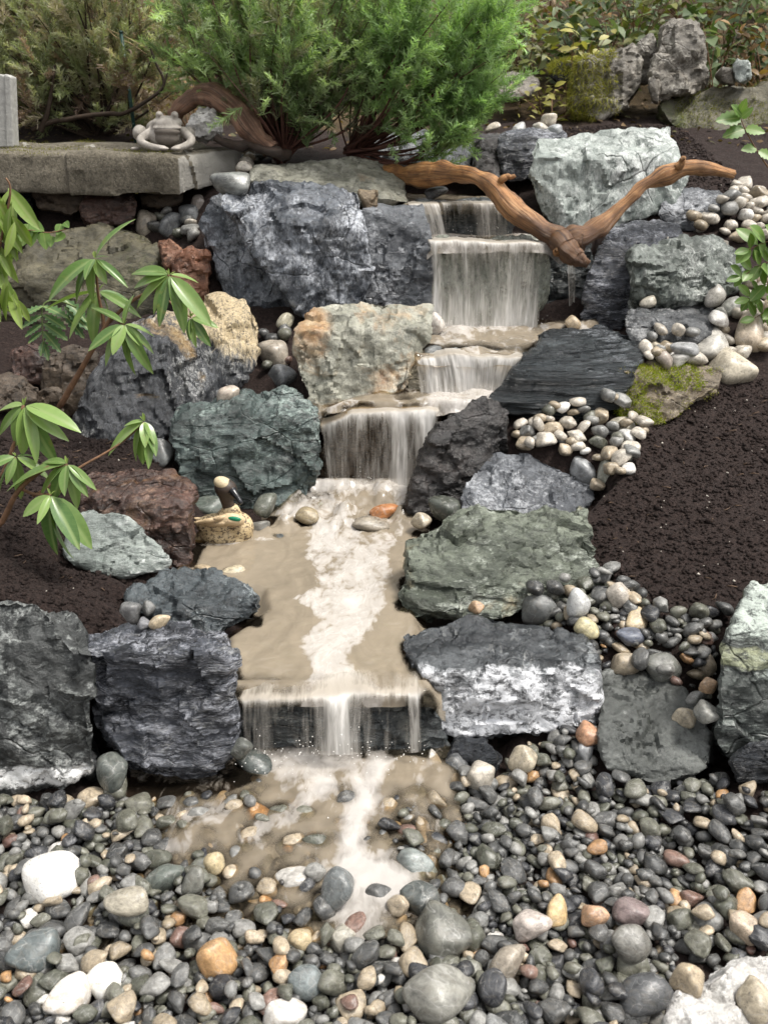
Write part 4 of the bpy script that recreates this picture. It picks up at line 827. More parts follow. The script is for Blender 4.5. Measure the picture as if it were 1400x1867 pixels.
sheet('step_water', 'thin water on the ledge above the upper fall', .20, .86, 4.475, 4.95, lambda x, y: Z4 + lump(x, y, .014, 9, 49), lambda P, PX, PY: .42 + .3 * sstep(4.75, 4.87, P[:, 1]) + .22 * sstep(4.60, 4.52, P[:, 1]), roll=4.52, poly=[(790,478),(790,425),(935,418),(1005,440),(992,478)])
sheet('step_water', 'shallow water feeding the topmost fall', .02, .70, 4.815, 5.75, lambda x, y: Z5 + lump(x, y, .008, 9, 51) + 0 * y, sub(.25, .2, 9), res=.012, roll=4.87, poly=[(734,430),(738,335),(905,335),(935,372),(932,430)])
# splash water among the front gravel
ZF = .012
def z_front(x, y):
    PX, PY = proj(np.stack([x, y, 0 * x + ZF], 1)); d = polydist(PX, PY, FPOLY)
    return ZF + lump(x, y, .010, 11, 61) + .008 * sstep(1.95, 2.15, y) - .045 * sstep(-8, -120, d)
def foam_front(P, PX, PY):
    return (.30 + .55 * gpath(PX, PY, [(715, 1605), (645, 1630), (650, 1675)], 46) + .62 * gpath(PX, PY, [(690, 1390), (668, 1440), (645, 1520), (640, 1570), (690, 1600)], 24)
            + .5 * gpath(PX, PY, [(480, 1385), (560, 1380), (640, 1385)], 22) + .40 * gpath(PX, PY, [(600, 1430), (540, 1480), (440, 1530)], 18) + .3 * gpath(PX, PY, [(520, 1420), (610, 1440)], 20)
            + .25 * gpath(PX, PY, [(320, 1490), (420, 1470)], 18) + .2 * gpath(PX, PY, [(560, 1570), (660, 1580)], 14) + .22 * gpath(PX, PY, [(390, 1540), (300, 1545)], 12))
a, c = onz(250, 1400, ZF), onz(820, 1720, ZF)
sheet('stream_water', 'shallow muddy stream with white foam between the pebbles', -.72, .20, 1.55, 2.33, z_front, foam_front, res=.007)

# falling water
m, t, b = new_mat('falling_water'); B = NB(t)
uv = B.n('ShaderNodeUVMap').outputs[0]
c1 = B.coord((30, 2.6, 1), vec=uv); c2 = B.coord((8, 1.6, 1), vec=uv); c3 = B.coord((95, 9, 1), vec=uv)
s1 = B.noise(c1, 1, 4, .62, .9); s2 = B.noise(c2, 1, 3, .6, .9); s3 = B.noise(c3, 1, 3, .6, .5)
a = B.math('ADD', B.math('ADD', B.math('MULTIPLY', s1, .5), B.math('MULTIPLY', s2, .5)), B.math('MULTIPLY', B.math('SUBTRACT', s3, .5), .42))
a = B.math('ADD', a, B.math('SUBTRACT', B.attr('dens'), .42))
al = B.ramp(a, [(.33, 0.), (.52, .34), (.78, .90)])
b.inputs['Base Color'].default_value = (.74, .71, .66, 1); b.inputs['Roughness'].default_value = .22; b.inputs['IOR'].default_value = 1.33
B.l(B.mix(B.attr('lip'), B.mix(al, (.58, .53, .46), (.84, .82, .79)), (.36, .29, .20)), b.inputs['Base Color'])
B.l(B.bump(a, .6, .01), b.inputs['Normal'])
tr = B.n('ShaderNodeBsdfTranslucent'); tr.inputs['Color'].default_value = (.75, .72, .68, 1)
mx = B.n('ShaderNodeMixShader'); mx.inputs[0].default_value = .3; B.l(b.outputs[0], mx.inputs[1]); B.l(tr.outputs[0], mx.inputs[2])
tp = B.n('ShaderNodeBsdfTransparent'); mx2 = B.n('ShaderNodeMixShader'); B.l(al, mx2.inputs[0]); B.l(tp.outputs[0], mx2.inputs[1]); B.l(mx.outputs[0], mx2.inputs[2])
B.l(mx2.outputs[0], t.nodes['Material Output'].inputs['Surface'])
FALLM = m
def fall(label, lip, base, dens, back=.10, bulge=.5, nu=None, nv=44, seed=0, name='waterfall', rough=.011):
    L = np.array([at(*p) for p in lip]); Bs = np.array([at(*p) for p in base])
    wid = np.linalg.norm(np.diff(L, axis=0), axis=1).sum(); nu = nu or max(12, int(wid / .006))
    u = np.linspace(0, 1, nu); uL = np.linspace(0, 1, len(L)); uB = np.linspace(0, 1, len(Bs))
    Li = np.stack([np.interp(u, uL, L[:, k]) for k in range(3)], 1); Bi = np.stack([np.interp(u, uB, Bs[:, k]) for k in range(3)], 1)
    wv = fbm(np.stack([u * wid * 9, 0 * u, 0 * u + seed], 1), 90 + seed, 3); Li[:, 2] += .014 * wv; Li[:, 1] += .035 * fbm(np.stack([u * wid * 7, 0 * u + 4, 0 * u + seed], 1), 95 + seed, 3)      # the lip is uneven
    nb = 8; t = np.r_[np.linspace(-1, 0, nb, endpoint=False), np.linspace(0, 1, nv)]
    T = t[None, :]; neg = np.clip(-T, 0, 1); pos = np.clip(T, 0, 1)
    X = Li[:, None, 0] + (Bi - Li)[:, None, 0] * pos
    Yy = Li[:, None, 1] + (Bi - Li)[:, None, 1] * (pos ** bulge) + back * neg
    Z = Li[:, None, 2] + (Bi - Li)[:, None, 2] * pos ** 1.35 + .004 * neg * 0
    U = np.broadcast_to(u[:, None] * wid, X.shape); hgt = np.linalg.norm(Li - Bi, axis=1).mean()
    V = T * hgt + 0 * X
    st = fbm(np.stack([U.ravel() * 22, V.ravel() * 4, 0 * U.ravel() + seed], 1), 70 + seed, 4, .6)
    Yy = Yy - rough * (st.reshape(X.shape)) * (pos > 0) - .004
    P = np.stack([X.ravel(), Yy.ravel(), Z.ravel()], 1)
    o = mesh_obj(name, P, grid_faces(nu, len(t)), FALLM, origin=(P[:, 0].mean(), P[:, 1].mean(), P[:, 2].min()))
    d = np.array([[dens(uu, tt) for tt in t] for uu in u]); e = np.minimum(1, np.minimum(u, 1 - u) / .05)[:, None]
    lipf = np.exp(-(np.where(T < 0, T * .7, T * hgt / .018)) ** 2) + 0 * d
    d = d - .5 * (1 - e) + .24 * lipf - .5 * np.clip(neg - .55, 0, 1)
    attr(o, 'dens', d.ravel()); attr(o, 'lip', (lipf * .65).ravel())
    uvl = o.data.uv_layers.new(name='UVMap'); li = np.empty(len(o.data.loops), np.int32); o.data.loops.foreach_get('vertex_index', li)
    uvl.data.foreach_set('uv', np.stack([U.ravel()[li] + seed, V.ravel()[li]], 1).astype(np.float32).ravel())
    tag(o, label, kind='structure'); return o
def bumps(u, pts, base):      # (centre, half width, amount)
    return base + sum(a * math.exp(-((u - c) / w_) ** 2) for c, w_, a in pts)
fall('sheet of water pouring over the lowest ledge', [(432,1262,2.2),(600,1262,2.19),(778,1258,2.2)], [(432,1372,2.16),(600,1375,2.13),(778,1370,2.16)],
     lambda u, t: bumps(u, [(.53,.09,.36),(.62,.07,.16),(.16,.05,.15),(.06,.03,.1),(.34,.05,.08),(.94,.04,.2)], .23) + .22 * math.exp(-((t) / .16) ** 2), seed=1)
fall('water streaming over the rusty middle ledge', [(582,772,3.73),(640,752,3.70),(720,750,3.69),(800,748,3.70)], [(590,880,3.68),(640,882,3.66),(720,885,3.66),(795,890,3.66)],
     lambda u, t: bumps(u, [(.10,.10,.14),(.27,.05,.1),(.45,.08,.10),(.72,.07,.30),(.92,.12,.32)], .27) + .30 * math.exp(-(max(t, 0) / .22) ** 2), seed=2, rough=.012)
fall('foaming cascade beside the striated slate', [(752,650,3.93),(830,645,3.92),(960,648,3.93)], [(760,715,3.88),(840,718,3.88),(940,716,3.88)],
     lambda u, t: bumps(u, [(.2,.15,.18),(.6,.3,.22)], .42) + .15 * math.exp(-(max(t, 0) / .3) ** 2), seed=3, rough=.012)
fall('film of water over the pale upper stone', [(780,440,4.50),(880,437,4.49),(1002,442,4.50)], [(785,600,4.44),(880,604,4.43),(985,600,4.44)],
     lambda u, t: bumps(u, [(.05,.05,.22),(.35,.10,.10),(.75,.12,.08)], .30) + .30 * math.exp(-(max(t, 0) / .13) ** 2) + .26 * sstep(.45, .95, t), seed=4, rough=.010, back=.12)
fall('thin trickle of water in the dark recess', [(1028,452,4.66),(1048,452,4.66)], [(1036,580,4.62),(1048,580,4.62)], lambda u, t: .40, seed=5, back=.03)
fall('curved stream of water at the topmost ledge', [(742,372,4.86),(800,370,4.85)], [(770,436,4.78),(815,436,4.78)], lambda u, t: .52, seed=6, back=.16)
fall('film of water over the topmost ledge', [(800,370,4.85),(925,368,4.85)], [(805,436,4.80),(930,436,4.80)], lambda u, t: bumps(u, [(.75,.2,.2)], .22) + .2 * math.exp(-(max(t, 0) / .3) ** 2), seed=7, back=.16)

# drops thrown up where the falls land
r = np.random.default_rng(404); VV, FF = [], []; OV, OFc = ICO[2]; off = 0
for (x0, x1, py, Y, n) in ((440, 775, 1372, 2.14, 130), (600, 800, 885, 3.64, 90), (760, 950, 716, 3.86, 80), (785, 1000, 596, 4.42, 110), (765, 930, 434, 4.78, 40)):
    for k in range(n):
        c = at(r.uniform(x0, x1), py, Y) + np.array([0, -abs(r.normal()) * .06, abs(r.normal()) * .035]); s_ = r.uniform(.0006, .0018); VV.append(OV * s_ + c); FF.append(OFc + off); off += len(OV)
m, t, b = new_mat('water_drops'); b.inputs['Base Color'].default_value = (.75, .73, .70, 1); b.inputs['Roughness'].default_value = .1
o = mesh_obj('water_drops', np.concatenate(VV), np.concatenate(FF), m); tag(o, 'drops of water splashing at the feet of the falls', 'water', kind='stuff')
# ------------------------------------------------------------------ wood, slab, statue, decoy
def wood_mat(name, c1, c2, c3, dark):
    m, t, b = new_mat(name); B = NB(t); uv = B.n('ShaderNodeUVMap').outputs[0]
    g = B.noise(B.coord((2.2, 22, 1), vec=uv), 1, 7, .7, .6); g2 = B.noise(B.coord((5, 3, 1), vec=uv), 1, 5, .6, .8); g3 = B.noise(B.coord((9, 90, 1), vec=uv), 1, 3, .6)
    c = B.ramp(g, [(.28, c1), (.5, c2), (.72, c3)])
    c = B.mix(B.math('MULTIPLY', B.ramp(g2, [(.45, 0.), (.62, 1.)]), .55), c, dark)
    c = B.mix(B.attr('wet'), c, B.mix(.75, c, tuple(x * .6 for x in dark)))
    c = B.mix(.4, c, B.ramp(g3, [(.3, .2), (.7, .8)]), 'OVERLAY')
    ck = B.ramp(B.noise(B.coord((1.3, 34, 1), vec=uv), 1, 3, .55, 1.2), [(.36, 1.), (.42, 0.)]); c = B.mix(B.math('MULTIPLY', ck, .8), c, tuple(x * .5 for x in dark))
    B.l(c, b.inputs['Base Color']); B.l(B.ramp(g2, [(.3, .4), (.7, .65)]), b.inputs['Roughness'])
    B.l(B.bump(B.math('ADD', g, B.math('MULTIPLY', g3, .4)), .9, .012), b.inputs['Normal']); return m
WOOD = wood_mat('driftwood_grain', (.17,.062,.020), (.44,.21,.075), (.66,.42,.21), (.050,.020,.012))
WOODR = wood_mat('red_driftwood_grain', (.12,.055,.032), (.30,.16,.10), (.48,.33,.24), (.06,.035,.025))
def limb(pts, n=60, sides=22, parent=None, name='limb', mat=None, seed=1, rough=.015, wet=None):
    P = spline([at(p[0], p[1], p[2]) for p in pts], n); R = np.interp(np.linspace(0, len(pts) - 1, n), range(len(pts)), [p[3] * depth(at(p[0], p[1], p[2])) / FPX for p in pts])
    R = R * (1 + .30 * fbm(np.stack([np.linspace(0, 9, n), 0 * R + seed, 0 * R], 1), seed, 3))
    P = P + .010 * np.stack([fbm(np.stack([np.linspace(0, 7, n), 0 * R + seed, 0 * R + q], 1), seed + 40 + q, 2) for q in range(3)], 1)
    V, Fc = tube(P, R, sides)
    c = np.repeat(P, sides, 0); d = V - c; L = np.linalg.norm(d, axis=1)[:, None] + 1e-9; ang = np.tile(np.arange(sides) / sides * 2 * math.pi, n); al = np.repeat(np.linspace(0, 1, n), sides) * 6
    k = rough * (1.4 * fbm(V * 9 + seed, seed, 3) + .7 * fbm(np.stack([np.cos(ang) * 2.4, np.sin(ang) * 2.4, al * .8], 1), seed + 3, 3))
    V = V + d / L * k[:, None]
    o = mesh_obj(name, V, Fc, mat or WOOD, parent, origin=P[0])
    uvl = o.data.uv_layers.new(name='UVMap'); li = np.empty(len(o.data.loops), np.int32); o.data.loops.foreach_get('vertex_index', li)
    seg = np.r_[0, np.cumsum(np.linalg.norm(np.diff(P, axis=0), axis=1))]
    uvv = np.stack([np.repeat(seg, sides) * 2, ang * .18], 1); uvl.data.foreach_set('uv', uvv[li].astype(np.float32).ravel())
    PX, PY = proj(V); w_ = np.zeros(len(V)) if wet is None else wet(PX, PY); attr(o, 'wet', w_); return o
dw = empty('driftwood', at(1035, 470, 4.45)); tag(dw, 'forked orange-brown driftwood branch lying across the upper fall', 'driftwood')
wetf = lambda PX, PY: np.clip(sstep(330, 440, PY) * np.exp(-((PX - 1035) / 120.0) ** 2) * 1.1, 0, 1)
limb([(700,312,5.40,15),(750,319,5.18,18),(800,316,5.0,19),(855,322,4.82,17),(900,346,4.72,20),(940,388,4.62,19),(988,424,4.54,16),(1035,440,4.48,20),(1062,440,4.46,16)], parent=dw, seed=3, wet=wetf)
limb([(1010,442,4.49,16),(1045,436,4.48,22),(1085,418,4.52,17),(1130,376,4.58,14),(1180,337,4.62,13.5),(1235,309,4.66,14),(1290,305,4.70,11),(1336,319,4.74,9)], parent=dw, seed=8, wet=wetf)
limb([(1020,438,4.48,18),(1035,455,4.43,20),(1052,470,4.40,16),(1068,482,4.37,8)], n=26, parent=dw, seed=12, name='stub', wet=lambda a, b_: 0 * a + 1)
limb([(903,345,4.70,9),(915,328,4.68,6),(926,320,4.67,5),(938,322,4.66,3)], n=20, sides=10, parent=dw, seed=15, name='twig_stub', rough=.003)
limb([(1236,302,4.63,8),(1243,294,4.61,6),(1247,286,4.60,3)], n=14, sides=10, parent=dw, seed=16, name='twig_stub', rough=.003)
kn = limb([(1017,457,4.44,9),(1016,459,4.415,8),(1016,460,4.405,5)], n=10, sides=12, parent=dw, seed=17, name='knot', rough=.003)
aw = empty('driftwood', at(400, 280, 5.6)); tag(aw, 'arched reddish driftwood trunk under the evergreen bush', 'driftwood')
limb([(322,214,5.5,10),(334,190,5.46,14),(360,172,5.42,17),(396,176,5.38,20),(430,202,5.34,22),(462,238,5.30,20),(492,272,5.27,16)], parent=aw, mat=WOODR, seed=21, rough=.014)
limb([(395,252,5.22,8),(440,264,5.22,8),(490,277,5.22,9),(530,284,5.3,9)], n=30, sides=10, parent=aw, mat=wood_mat('dark_bark', (.02,.012,.009), (.05,.03,.02), (.10,.06,.045), (.015,.01,.008)), seed=22, name='root')
# concrete slab with a broken end
m, t, b = new_mat('old_concrete'); B = NB(t); co = B.coord()
n1 = B.noise(co, 5, 6, .65, .5); n2 = B.noise(co, 60, 5, .75); vo = B.n('ShaderNodeTexVoronoi'); vo.inputs['Scale'].default_value = 70; B.l(co, vo.inputs['Vector'])
c = B.ramp(n1, [(.3, (.085, .072, .05)), (.7, (.21, .185, .14))]); c = B.mix(B.ramp(n2, [(.35, .8), (.55, 0.)]), c, (.04, .034, .024))
c = B.mix(B.ramp(vo.outputs['Distance'], [(.1, .5), (.35, 0.)]), c, (.26, .235, .19))
geo = B.n('ShaderNodeNewGeometry'); sp = B.n('ShaderNodeSeparateXYZ'); B.l(geo.outputs['Normal'], sp.inputs[0])
c = B.mix(B.math('MULTIPLY', B.ramp(B.math('ADD', sp.outputs['X'], B.math('MULTIPLY', n1, .4)), [(.55, 0.), (.75, 1.)]), .8), c, (.34, .325, .295))      # right-facing sides, the broken end among them, are paler
B.l(c, b.inputs['Base Color']); b.inputs['Roughness'].default_value = .9; B.l(B.bump(n2, .9, .012), b.inputs['Normal'])
SLAB = rock('long concrete slab with a broken end under the frog statue', [(5.0,.1,[(-260,276,.02),(-260,352,0),(0,345,0),(200,338,0),(322,355,0),(318,290,0),(300,280,.02),(-260,262,.9),(318,262,.9),(430,272,.42),(425,318,.34),(340,345,.12)])], m, name='concrete_slab', cat='slab', amp=.007, facets=0, crack=0, smooth=1, vpx=5)
# post, stake
pm = simple('weathered_post', (.36,.355,.335), .85, .2, 40, .6)
def prism(pts_px, Y, dep):
    A = [at(p[0], p[1], Y) for p in pts_px]; Bk = [a_ + np.array([0, dep, 0]) for a_ in A]; n = len(A)
    return np.array(A + Bk), [tuple(range(n))[::-1], tuple(range(n, 2 * n))] + [(i, (i + 1) % n, (i + 1) % n + n, i + n) for i in range(n)]
po = empty('post', at(-10, 262, 5.35)); tag(po, 'pale grooved concrete post standing on the slab', 'post')
for x0, x1 in ((-38, -20), (-19, -2), (-1, 11), (12, 20)):
    V, Fc = prism([(x0, 268), (x1 + 5, 268), (x1, 136 + .2 * abs(x1)), (x0 - 4, 134)], 5.32 + .004 * (x0 % 3), .09); o = mesh_obj('stave', V, Fc, pm, po, origin=at(x0, 262, 5.32), smooth=False)
    bv = o.modifiers.new('b', 'BEVEL'); bv.width = .006; bv.segments = 2
st = empty('metal_stake', at(249, 262, 5.95)); tag(st, 'dark green metal stake leaning behind the frog statue', 'stake')
sm = simple('green_enamel', (.012,.040,.034), .35, .3, 30, .1)
A, Bq = at(221, 60, 6.0), at(250, 268, 5.95)
V, Fc = tube([A, (A + Bq) / 2, Bq], [.011] * 3, 8); mesh_obj('shaft', V, Fc, sm, st, origin=Bq)
for k in range(9):
    c = A + (Bq - A) * (.1 + .1 * k); V, Fc = tube([c + np.array([0, -.012, .006]), c + np.array([0, -.019, 0])], [.006, .004], 6); mesh_obj('stud', V, Fc, sm, st, origin=c)
V, Fc = tube([A, A + np.array([0, 0, .012])], [.014, .010], 8); mesh_obj('cap', V, Fc, sm, st, origin=A)
# blobs -> one skin
def blob_mesh(parts, vox, name, mat, parent=None, origin=None, smooth=6):
    bm = bmesh.new()
    for p in parts:
        if p[0] == 'e':      # ellipsoid
            _, c, r_, rot = p; M = Matrix.Translation(c) @ Euler(rot).to_matrix().to_4x4() @ Matrix.Diagonal((*r_, 1)); bmesh.ops.create_icosphere(bm, subdivisions=3, radius=1, matrix=M)
        else:                # tube
            V, Fc = tube(p[1], p[2], 12); vs = [bm.verts.new(v) for v in V]
            for f in Fc: bm.faces.new([vs[i] for i in f])
    me = remesh_verts(bm, vox); V = smooth_np(me, verts(me), smooth, .5); org = np.array(origin)
    me.vertices.foreach_set('co', (V - org).astype(np.float32).ravel()); me.update(); me.polygons.foreach_set('use_smooth', np.ones(len(me.polygons), bool)); me.materials.clear(); me.materials.append(mat); me.name = name
    o = bpy.data.objects.new(name, me); COL.objects.link(o); o.location = org
    if parent: o.parent = parent; o.location = org - np.array(parent.location)
    return o
FY = 5.16; sF = depth(at(304, 250, FY)) / FPX
def fp(x, y, dy=0): return tuple(at(x, y, FY + dy))
fm = simple('pale_cast_stone', (.34,.305,.265), .85, .3, 25, .5, col2=(.48,.44,.395)); fd = simple('dark_cast_stone', (.15,.13,.11), .9, .2, 25, .35)
fr = empty('frog_statue', at(304, 274, FY)); tag(fr, 'pale cast stone frog statue sitting on the concrete slab', 'statue')
def px(v): return v * sF
blob_mesh([('e', fp(303, 250, .02), (px(31), px(30), px(21)), (0, 0, 0)), ('e', fp(297, 236, .08), (px(30), px(34), px(18)), (-.2, 0, 0)), ('e', fp(256, 243, .10), (px(13), px(24), px(15)), (0, 0, 0)), ('e', fp(346, 246, .10), (px(12), px(22), px(15)), (0, 0, 0)),
           ('e', fp(305, 224, .0), (px(28), px(26), px(12)), (.15, 0, 0)), ('e', fp(305, 233, -.05), (px(27), px(12), px(5)), (.1, 0, 0)), ('e', fp(291, 210, -.02), (px(7), px(7), px(7)), (0, 0, 0)), ('e', fp(319, 210, -.02), (px(7), px(7), px(7)), (0, 0, 0)),
           ('t', spline([fp(278, 240, 0), fp(256, 256, -.05), fp(275, 267, -.09), fp(302, 271, -.11)], 14), np.linspace(px(9), px(5), 14)), ('t', spline([fp(332, 238, 0), fp(350, 255, -.05), fp(338, 266, -.09), fp(318, 271, -.11)], 14), np.linspace(px(9), px(5), 14)),
           ('e', fp(300, 271, -.12), (px(9), px(6), px(3.4)), (0, 0, 0)), ('e', fp(320, 271, -.12), (px(9), px(6), px(3.4)), (0, 0, 0)), ('e', fp(247, 271, -.03), (px(9), px(9), px(3)), (0, 0, 0)), ('e', fp(345, 271, -.03), (px(9), px(9), px(3)), (0, 0, 0))], px(1.7), 'body', fm, fr, at(304, 274, FY), 3)
blob_mesh([('e', fp(305, 240, -.055), (px(24), px(12), px(8)), (0, 0, 0)), ('e', fp(305, 252, -.045), (px(22), px(14), px(14)), (0, 0, 0))], px(1.7), 'throat', fd, fr, at(304, 274, FY), 2)
for ex in (291, 319): blob_mesh([('e', fp(ex, 209, -.045), (px(3), px(3), px(3)), (0, 0, 0))], px(.7), 'eye', fm, fr, at(ex, 209, FY - .05), 1)
# duck decoy
DY = 3.27; sD = depth(at(405, 970, DY)) / FPX
def dp(x, y, dy=0): return tuple(at(x, y, DY + dy))
def pd(v): return v * sD
def feather(name, c1, c2, spot, sc=55, amt=.47, spots=(.05,.03,.02)):
    m, t, b = new_mat(name); B = NB(t); co = B.coord((1, 1, 1.4)); n = B.noise(co, 22, 5, .6, .6); s_ = B.noise(co, sc, 3, .6, .4)
    B.l(B.mix(B.math('MULTIPLY', B.ramp(s_, [(amt - .06, 1.), (amt + .02, 0.)]), spot), B.ramp(n, [(.3, c1), (.7, c2)]), spots), b.inputs['Base Color']); b.inputs['Roughness'].default_value = .55
    B.l(B.bump(n, .4, .006), b.inputs['Normal']); return m
dbody = feather('painted_feather_tan', (.42,.31,.165), (.62,.50,.31), .9, 85, .47); dwing = feather('painted_wing_tan', (.40,.29,.16), (.60,.46,.29), .5, 70, .40); dhead = feather('painted_crown', (.38,.30,.18), (.52,.44,.29), .4, 120, .42); ddark = feather('painted_dark_neck', (.018,.013,.010), (.055,.036,.024), .3); dbill = simple('black_bill', (.012,.012,.014), .2, .3, 60, .1)
dk = empty('duck_decoy', at(405, 996, DY)); tag(dk, 'mottled tan duck decoy with a green wing patch floating in the pool', 'duck decoy')
org = at(405, 996, DY)
blob_mesh([('e', dp(412, 974), (pd(50), pd(30), pd(25)), (0, .04, 0)), ('e', dp(436, 962), (pd(27), pd(27), pd(30)), (0, 0, 0)), ('e', dp(400, 958), (pd(42), pd(28), pd(22)), (0, .05, 0)), ('t', spline([dp(390, 972), dp(365, 980), dp(348, 987)], 8), np.linspace(pd(20), pd(3), 8)), ('t', spline([dp(418, 945), dp(420, 932), dp(418, 922)], 8), np.linspace(pd(26), pd(13), 8))], pd(1.6), 'body', dbody, dk, org, 3)
blob_mesh([('t', spline([dp(424, 944), dp(419, 928), dp(414, 912), dp(412, 898)], 12), np.array([22, 18, 15, 13, 12, 11.5, 11.5, 12, 13, 14, 15, 15]) * sD), ('e', dp(412, 891), (pd(21), pd(17), pd(18.5)), (0, .45, 0)), ('e', dp(423, 899), (pd(11), pd(10), pd(10)), (0, .7, 0))], pd(1.3), 'head', ddark, dk, org, 3)
HEAD = [c_ for c_ in bpy.data.objects if c_.parent == dk and c_.name.startswith('head')][0]
CRW = blob_mesh([('e', dp(408, 882), (pd(18.5), pd(15.5), pd(12)), (0, .45, 0))], pd(1.2), 'crown', dhead, dk, org, 2)
BIL = blob_mesh([('t', spline([dp(423, 894, -.03), dp(431, 904, -.045), dp(437, 913, -.055), dp(441, 919, -.06)], 10), np.array([9, 7.4, 6.6, 5.8, 5.2, 5, 5, 5, 4.6, 3]) * sD)], pd(1.0), 'bill', dbill, dk, org, 2)
WINGS = []
for sy in (-1, 1):
    WINGS.append(blob_mesh([('t', spline([dp(446, 950, sy * .060), dp(420, 947, sy * .068), dp(390, 952, sy * .060), dp(354, 953 - (sy > 0) * 8, sy * .04)], 14), np.array([6, 9, 11, 12, 12, 12, 11, 10, 9, 8, 7, 5, 4, 2]) * sD)], pd(1.1), 'wing', dwing, dk, org, 2))
PTC = blob_mesh([('e', dp(428, 946, -.086), (pd(12), pd(3.5), pd(4.5)), (0, .12, 0))], pd(.9), 'wing_patch', simple('green_paint', (.006,.17,.085), .4, .2, 60, .1), dk, org, 1)
for q, (x, y) in enumerate(((396, 945), (380, 949), (404, 954))):
    FTH = blob_mesh([('t', spline([dp(x + 16, y - 3, -.080), dp(x, y, -.084), dp(x - 20, y + 4, -.074)], 8), np.array([2, 3.5, 4.2, 4.4, 4, 3, 2, 1]) * sD)], pd(.8), 'feather', dwing, dk, org, 1); FTH.parent = WINGS[0]; FTH.location = (0, 0, 0)

for o_, p_ in ((CRW, HEAD), (BIL, HEAD), (PTC, WINGS[0])): o_.parent = p_; o_.location = (0, 0, 0)
# ------------------------------------------------------------------ plants
def leaf_mat(name, c1, c2, rough=.4, trans=.25, rib=(.30, .36, .14), attrcol=False):
    m, t, b = new_mat(name); B = NB(t); co = B.coord()
    if attrcol: col = B.attr('Col', 'Color')
    else:
        oi = B.n('ShaderNodeObjectInfo'); n = B.noise(co, 9, 3, .5)
        f = B.math('ADD', B.math('MULTIPLY', oi.outputs['Random'], .7), B.math('MULTIPLY', n, .3)); col = B.ramp(f, [(.1, c1), (.9, c2)])
        sx = B.n('ShaderNodeSeparateXYZ'); B.l(co, sx.inputs[0]); ax_ = B.math('ABSOLUTE', sx.outputs['X'])
        wv_ = B.math('SINE', B.math('MULTIPLY', B.math('SUBTRACT', sx.outputs['Y'], B.math('MULTIPLY', ax_, .8)), 75.))
        col = B.mix(B.math('MULTIPLY', B.ramp(wv_, [(.8, 0.), (1., 1.)]), .10), col, rib)
        wl_ = B.n('ShaderNodeTexNoise', noise_dimensions='4D'); wl_.inputs['Scale'].default_value = 5; wl_.inputs['Detail'].default_value = 4; B.l(co, wl_.inputs['Vector']); B.l(B.math('MULTIPLY', oi.outputs['Random'], 50.), wl_.inputs['W'])
        col = B.mix(B.math('MULTIPLY', B.ramp(wl_.outputs['Fac'], [(.60, 0.), (.70, 1.)]), .5), col, (.24, .22, .06))
        col = B.mix(B.ramp(B.math('ABSOLUTE', sx.outputs['X']), [(.01, .65), (.035, 0.)]), col, rib)
    B.l(col, b.inputs['Base Color']); b.inputs['Roughness'].default_value = rough; b.inputs['Specular IOR Level'].default_value = .5
    tl = B.n('ShaderNodeBsdfTranslucent'); B.l(B.mix(1.0, col, (1.0, 1.1, .5), 'MULTIPLY'), tl.inputs['Color'])
    mx = B.n('ShaderNodeMixShader'); mx.inputs[0].default_value = trans; B.l(b.outputs[0], mx.inputs[1]); B.l(tl.outputs[0], mx.inputs[2]); B.l(mx.outputs[0], t.nodes['Material Output'].inputs['Surface']); return m
RHODO = leaf_mat('rhododendron_leaf', (.075,.15,.04), (.26,.38,.11), rough=.28, rib=(.26,.34,.13)); LIME = leaf_mat('lime_leaf', (.16,.25,.045), (.30,.40,.10), trans=.35); HOLLY = leaf_mat('fern_leaflet', (.055,.125,.040), (.11,.20,.07)); SAP = leaf_mat('sapling_leaf', (.10,.19,.04), (.20,.32,.08), trans=.35)
BARK = simple('twig_bark', (.16,.085,.045), .7, .4, 40, .4); BARKD = simple('dark_twig_bark', (.035,.022,.014), .8, .4, 40, .5); BARKR = simple('reddish_twig_bark', (.085,.035,.025), .7, .4, 40, .4)
LEAFS = {}
def leaf_data(kind, mat, w_=.15, drop=.16, tooth=0, fold=.05, ends=1.0, n=9, var=0):
    key = (kind, mat.name, var)
    if key in LEAFS: return LEAFS[key]
    V, Fc = [], []
    for k in range(n):
        t = k / (n - 1); h = w_ * (math.sin(math.pi * min(1, t ** ends)) ** .75) * (1 if t < .98 else .3) + .006
        if tooth and 0 < k < n - 1: h *= 1 + tooth * (1 if k % 2 else -1)
        z = -drop * t * t * (1 + .5 * var); sd_ = .02 * math.sin(5 * t + var * 2)
        V += [(-h, t, z + fold * h / w_ - .25 * h * var * .3), (-h * .5 + 0, t, z + fold * .45 * h / w_), (sd_ * .3, t, z), (h * .5, t, z + fold * .45 * h / w_), (h, t, z + fold * h / w_)]
    for k in range(n - 1):
        for q in range(4): a = k * 5 + q; Fc.append((a, a + 1, a + 6, a + 5))
    me = bpy.data.meshes.new('leaf'); me.from_pydata(V, [], Fc); me.polygons.foreach_set('use_smooth', np.ones(len(Fc), bool)); me.materials.append(mat); LEAFS[key] = me; return me
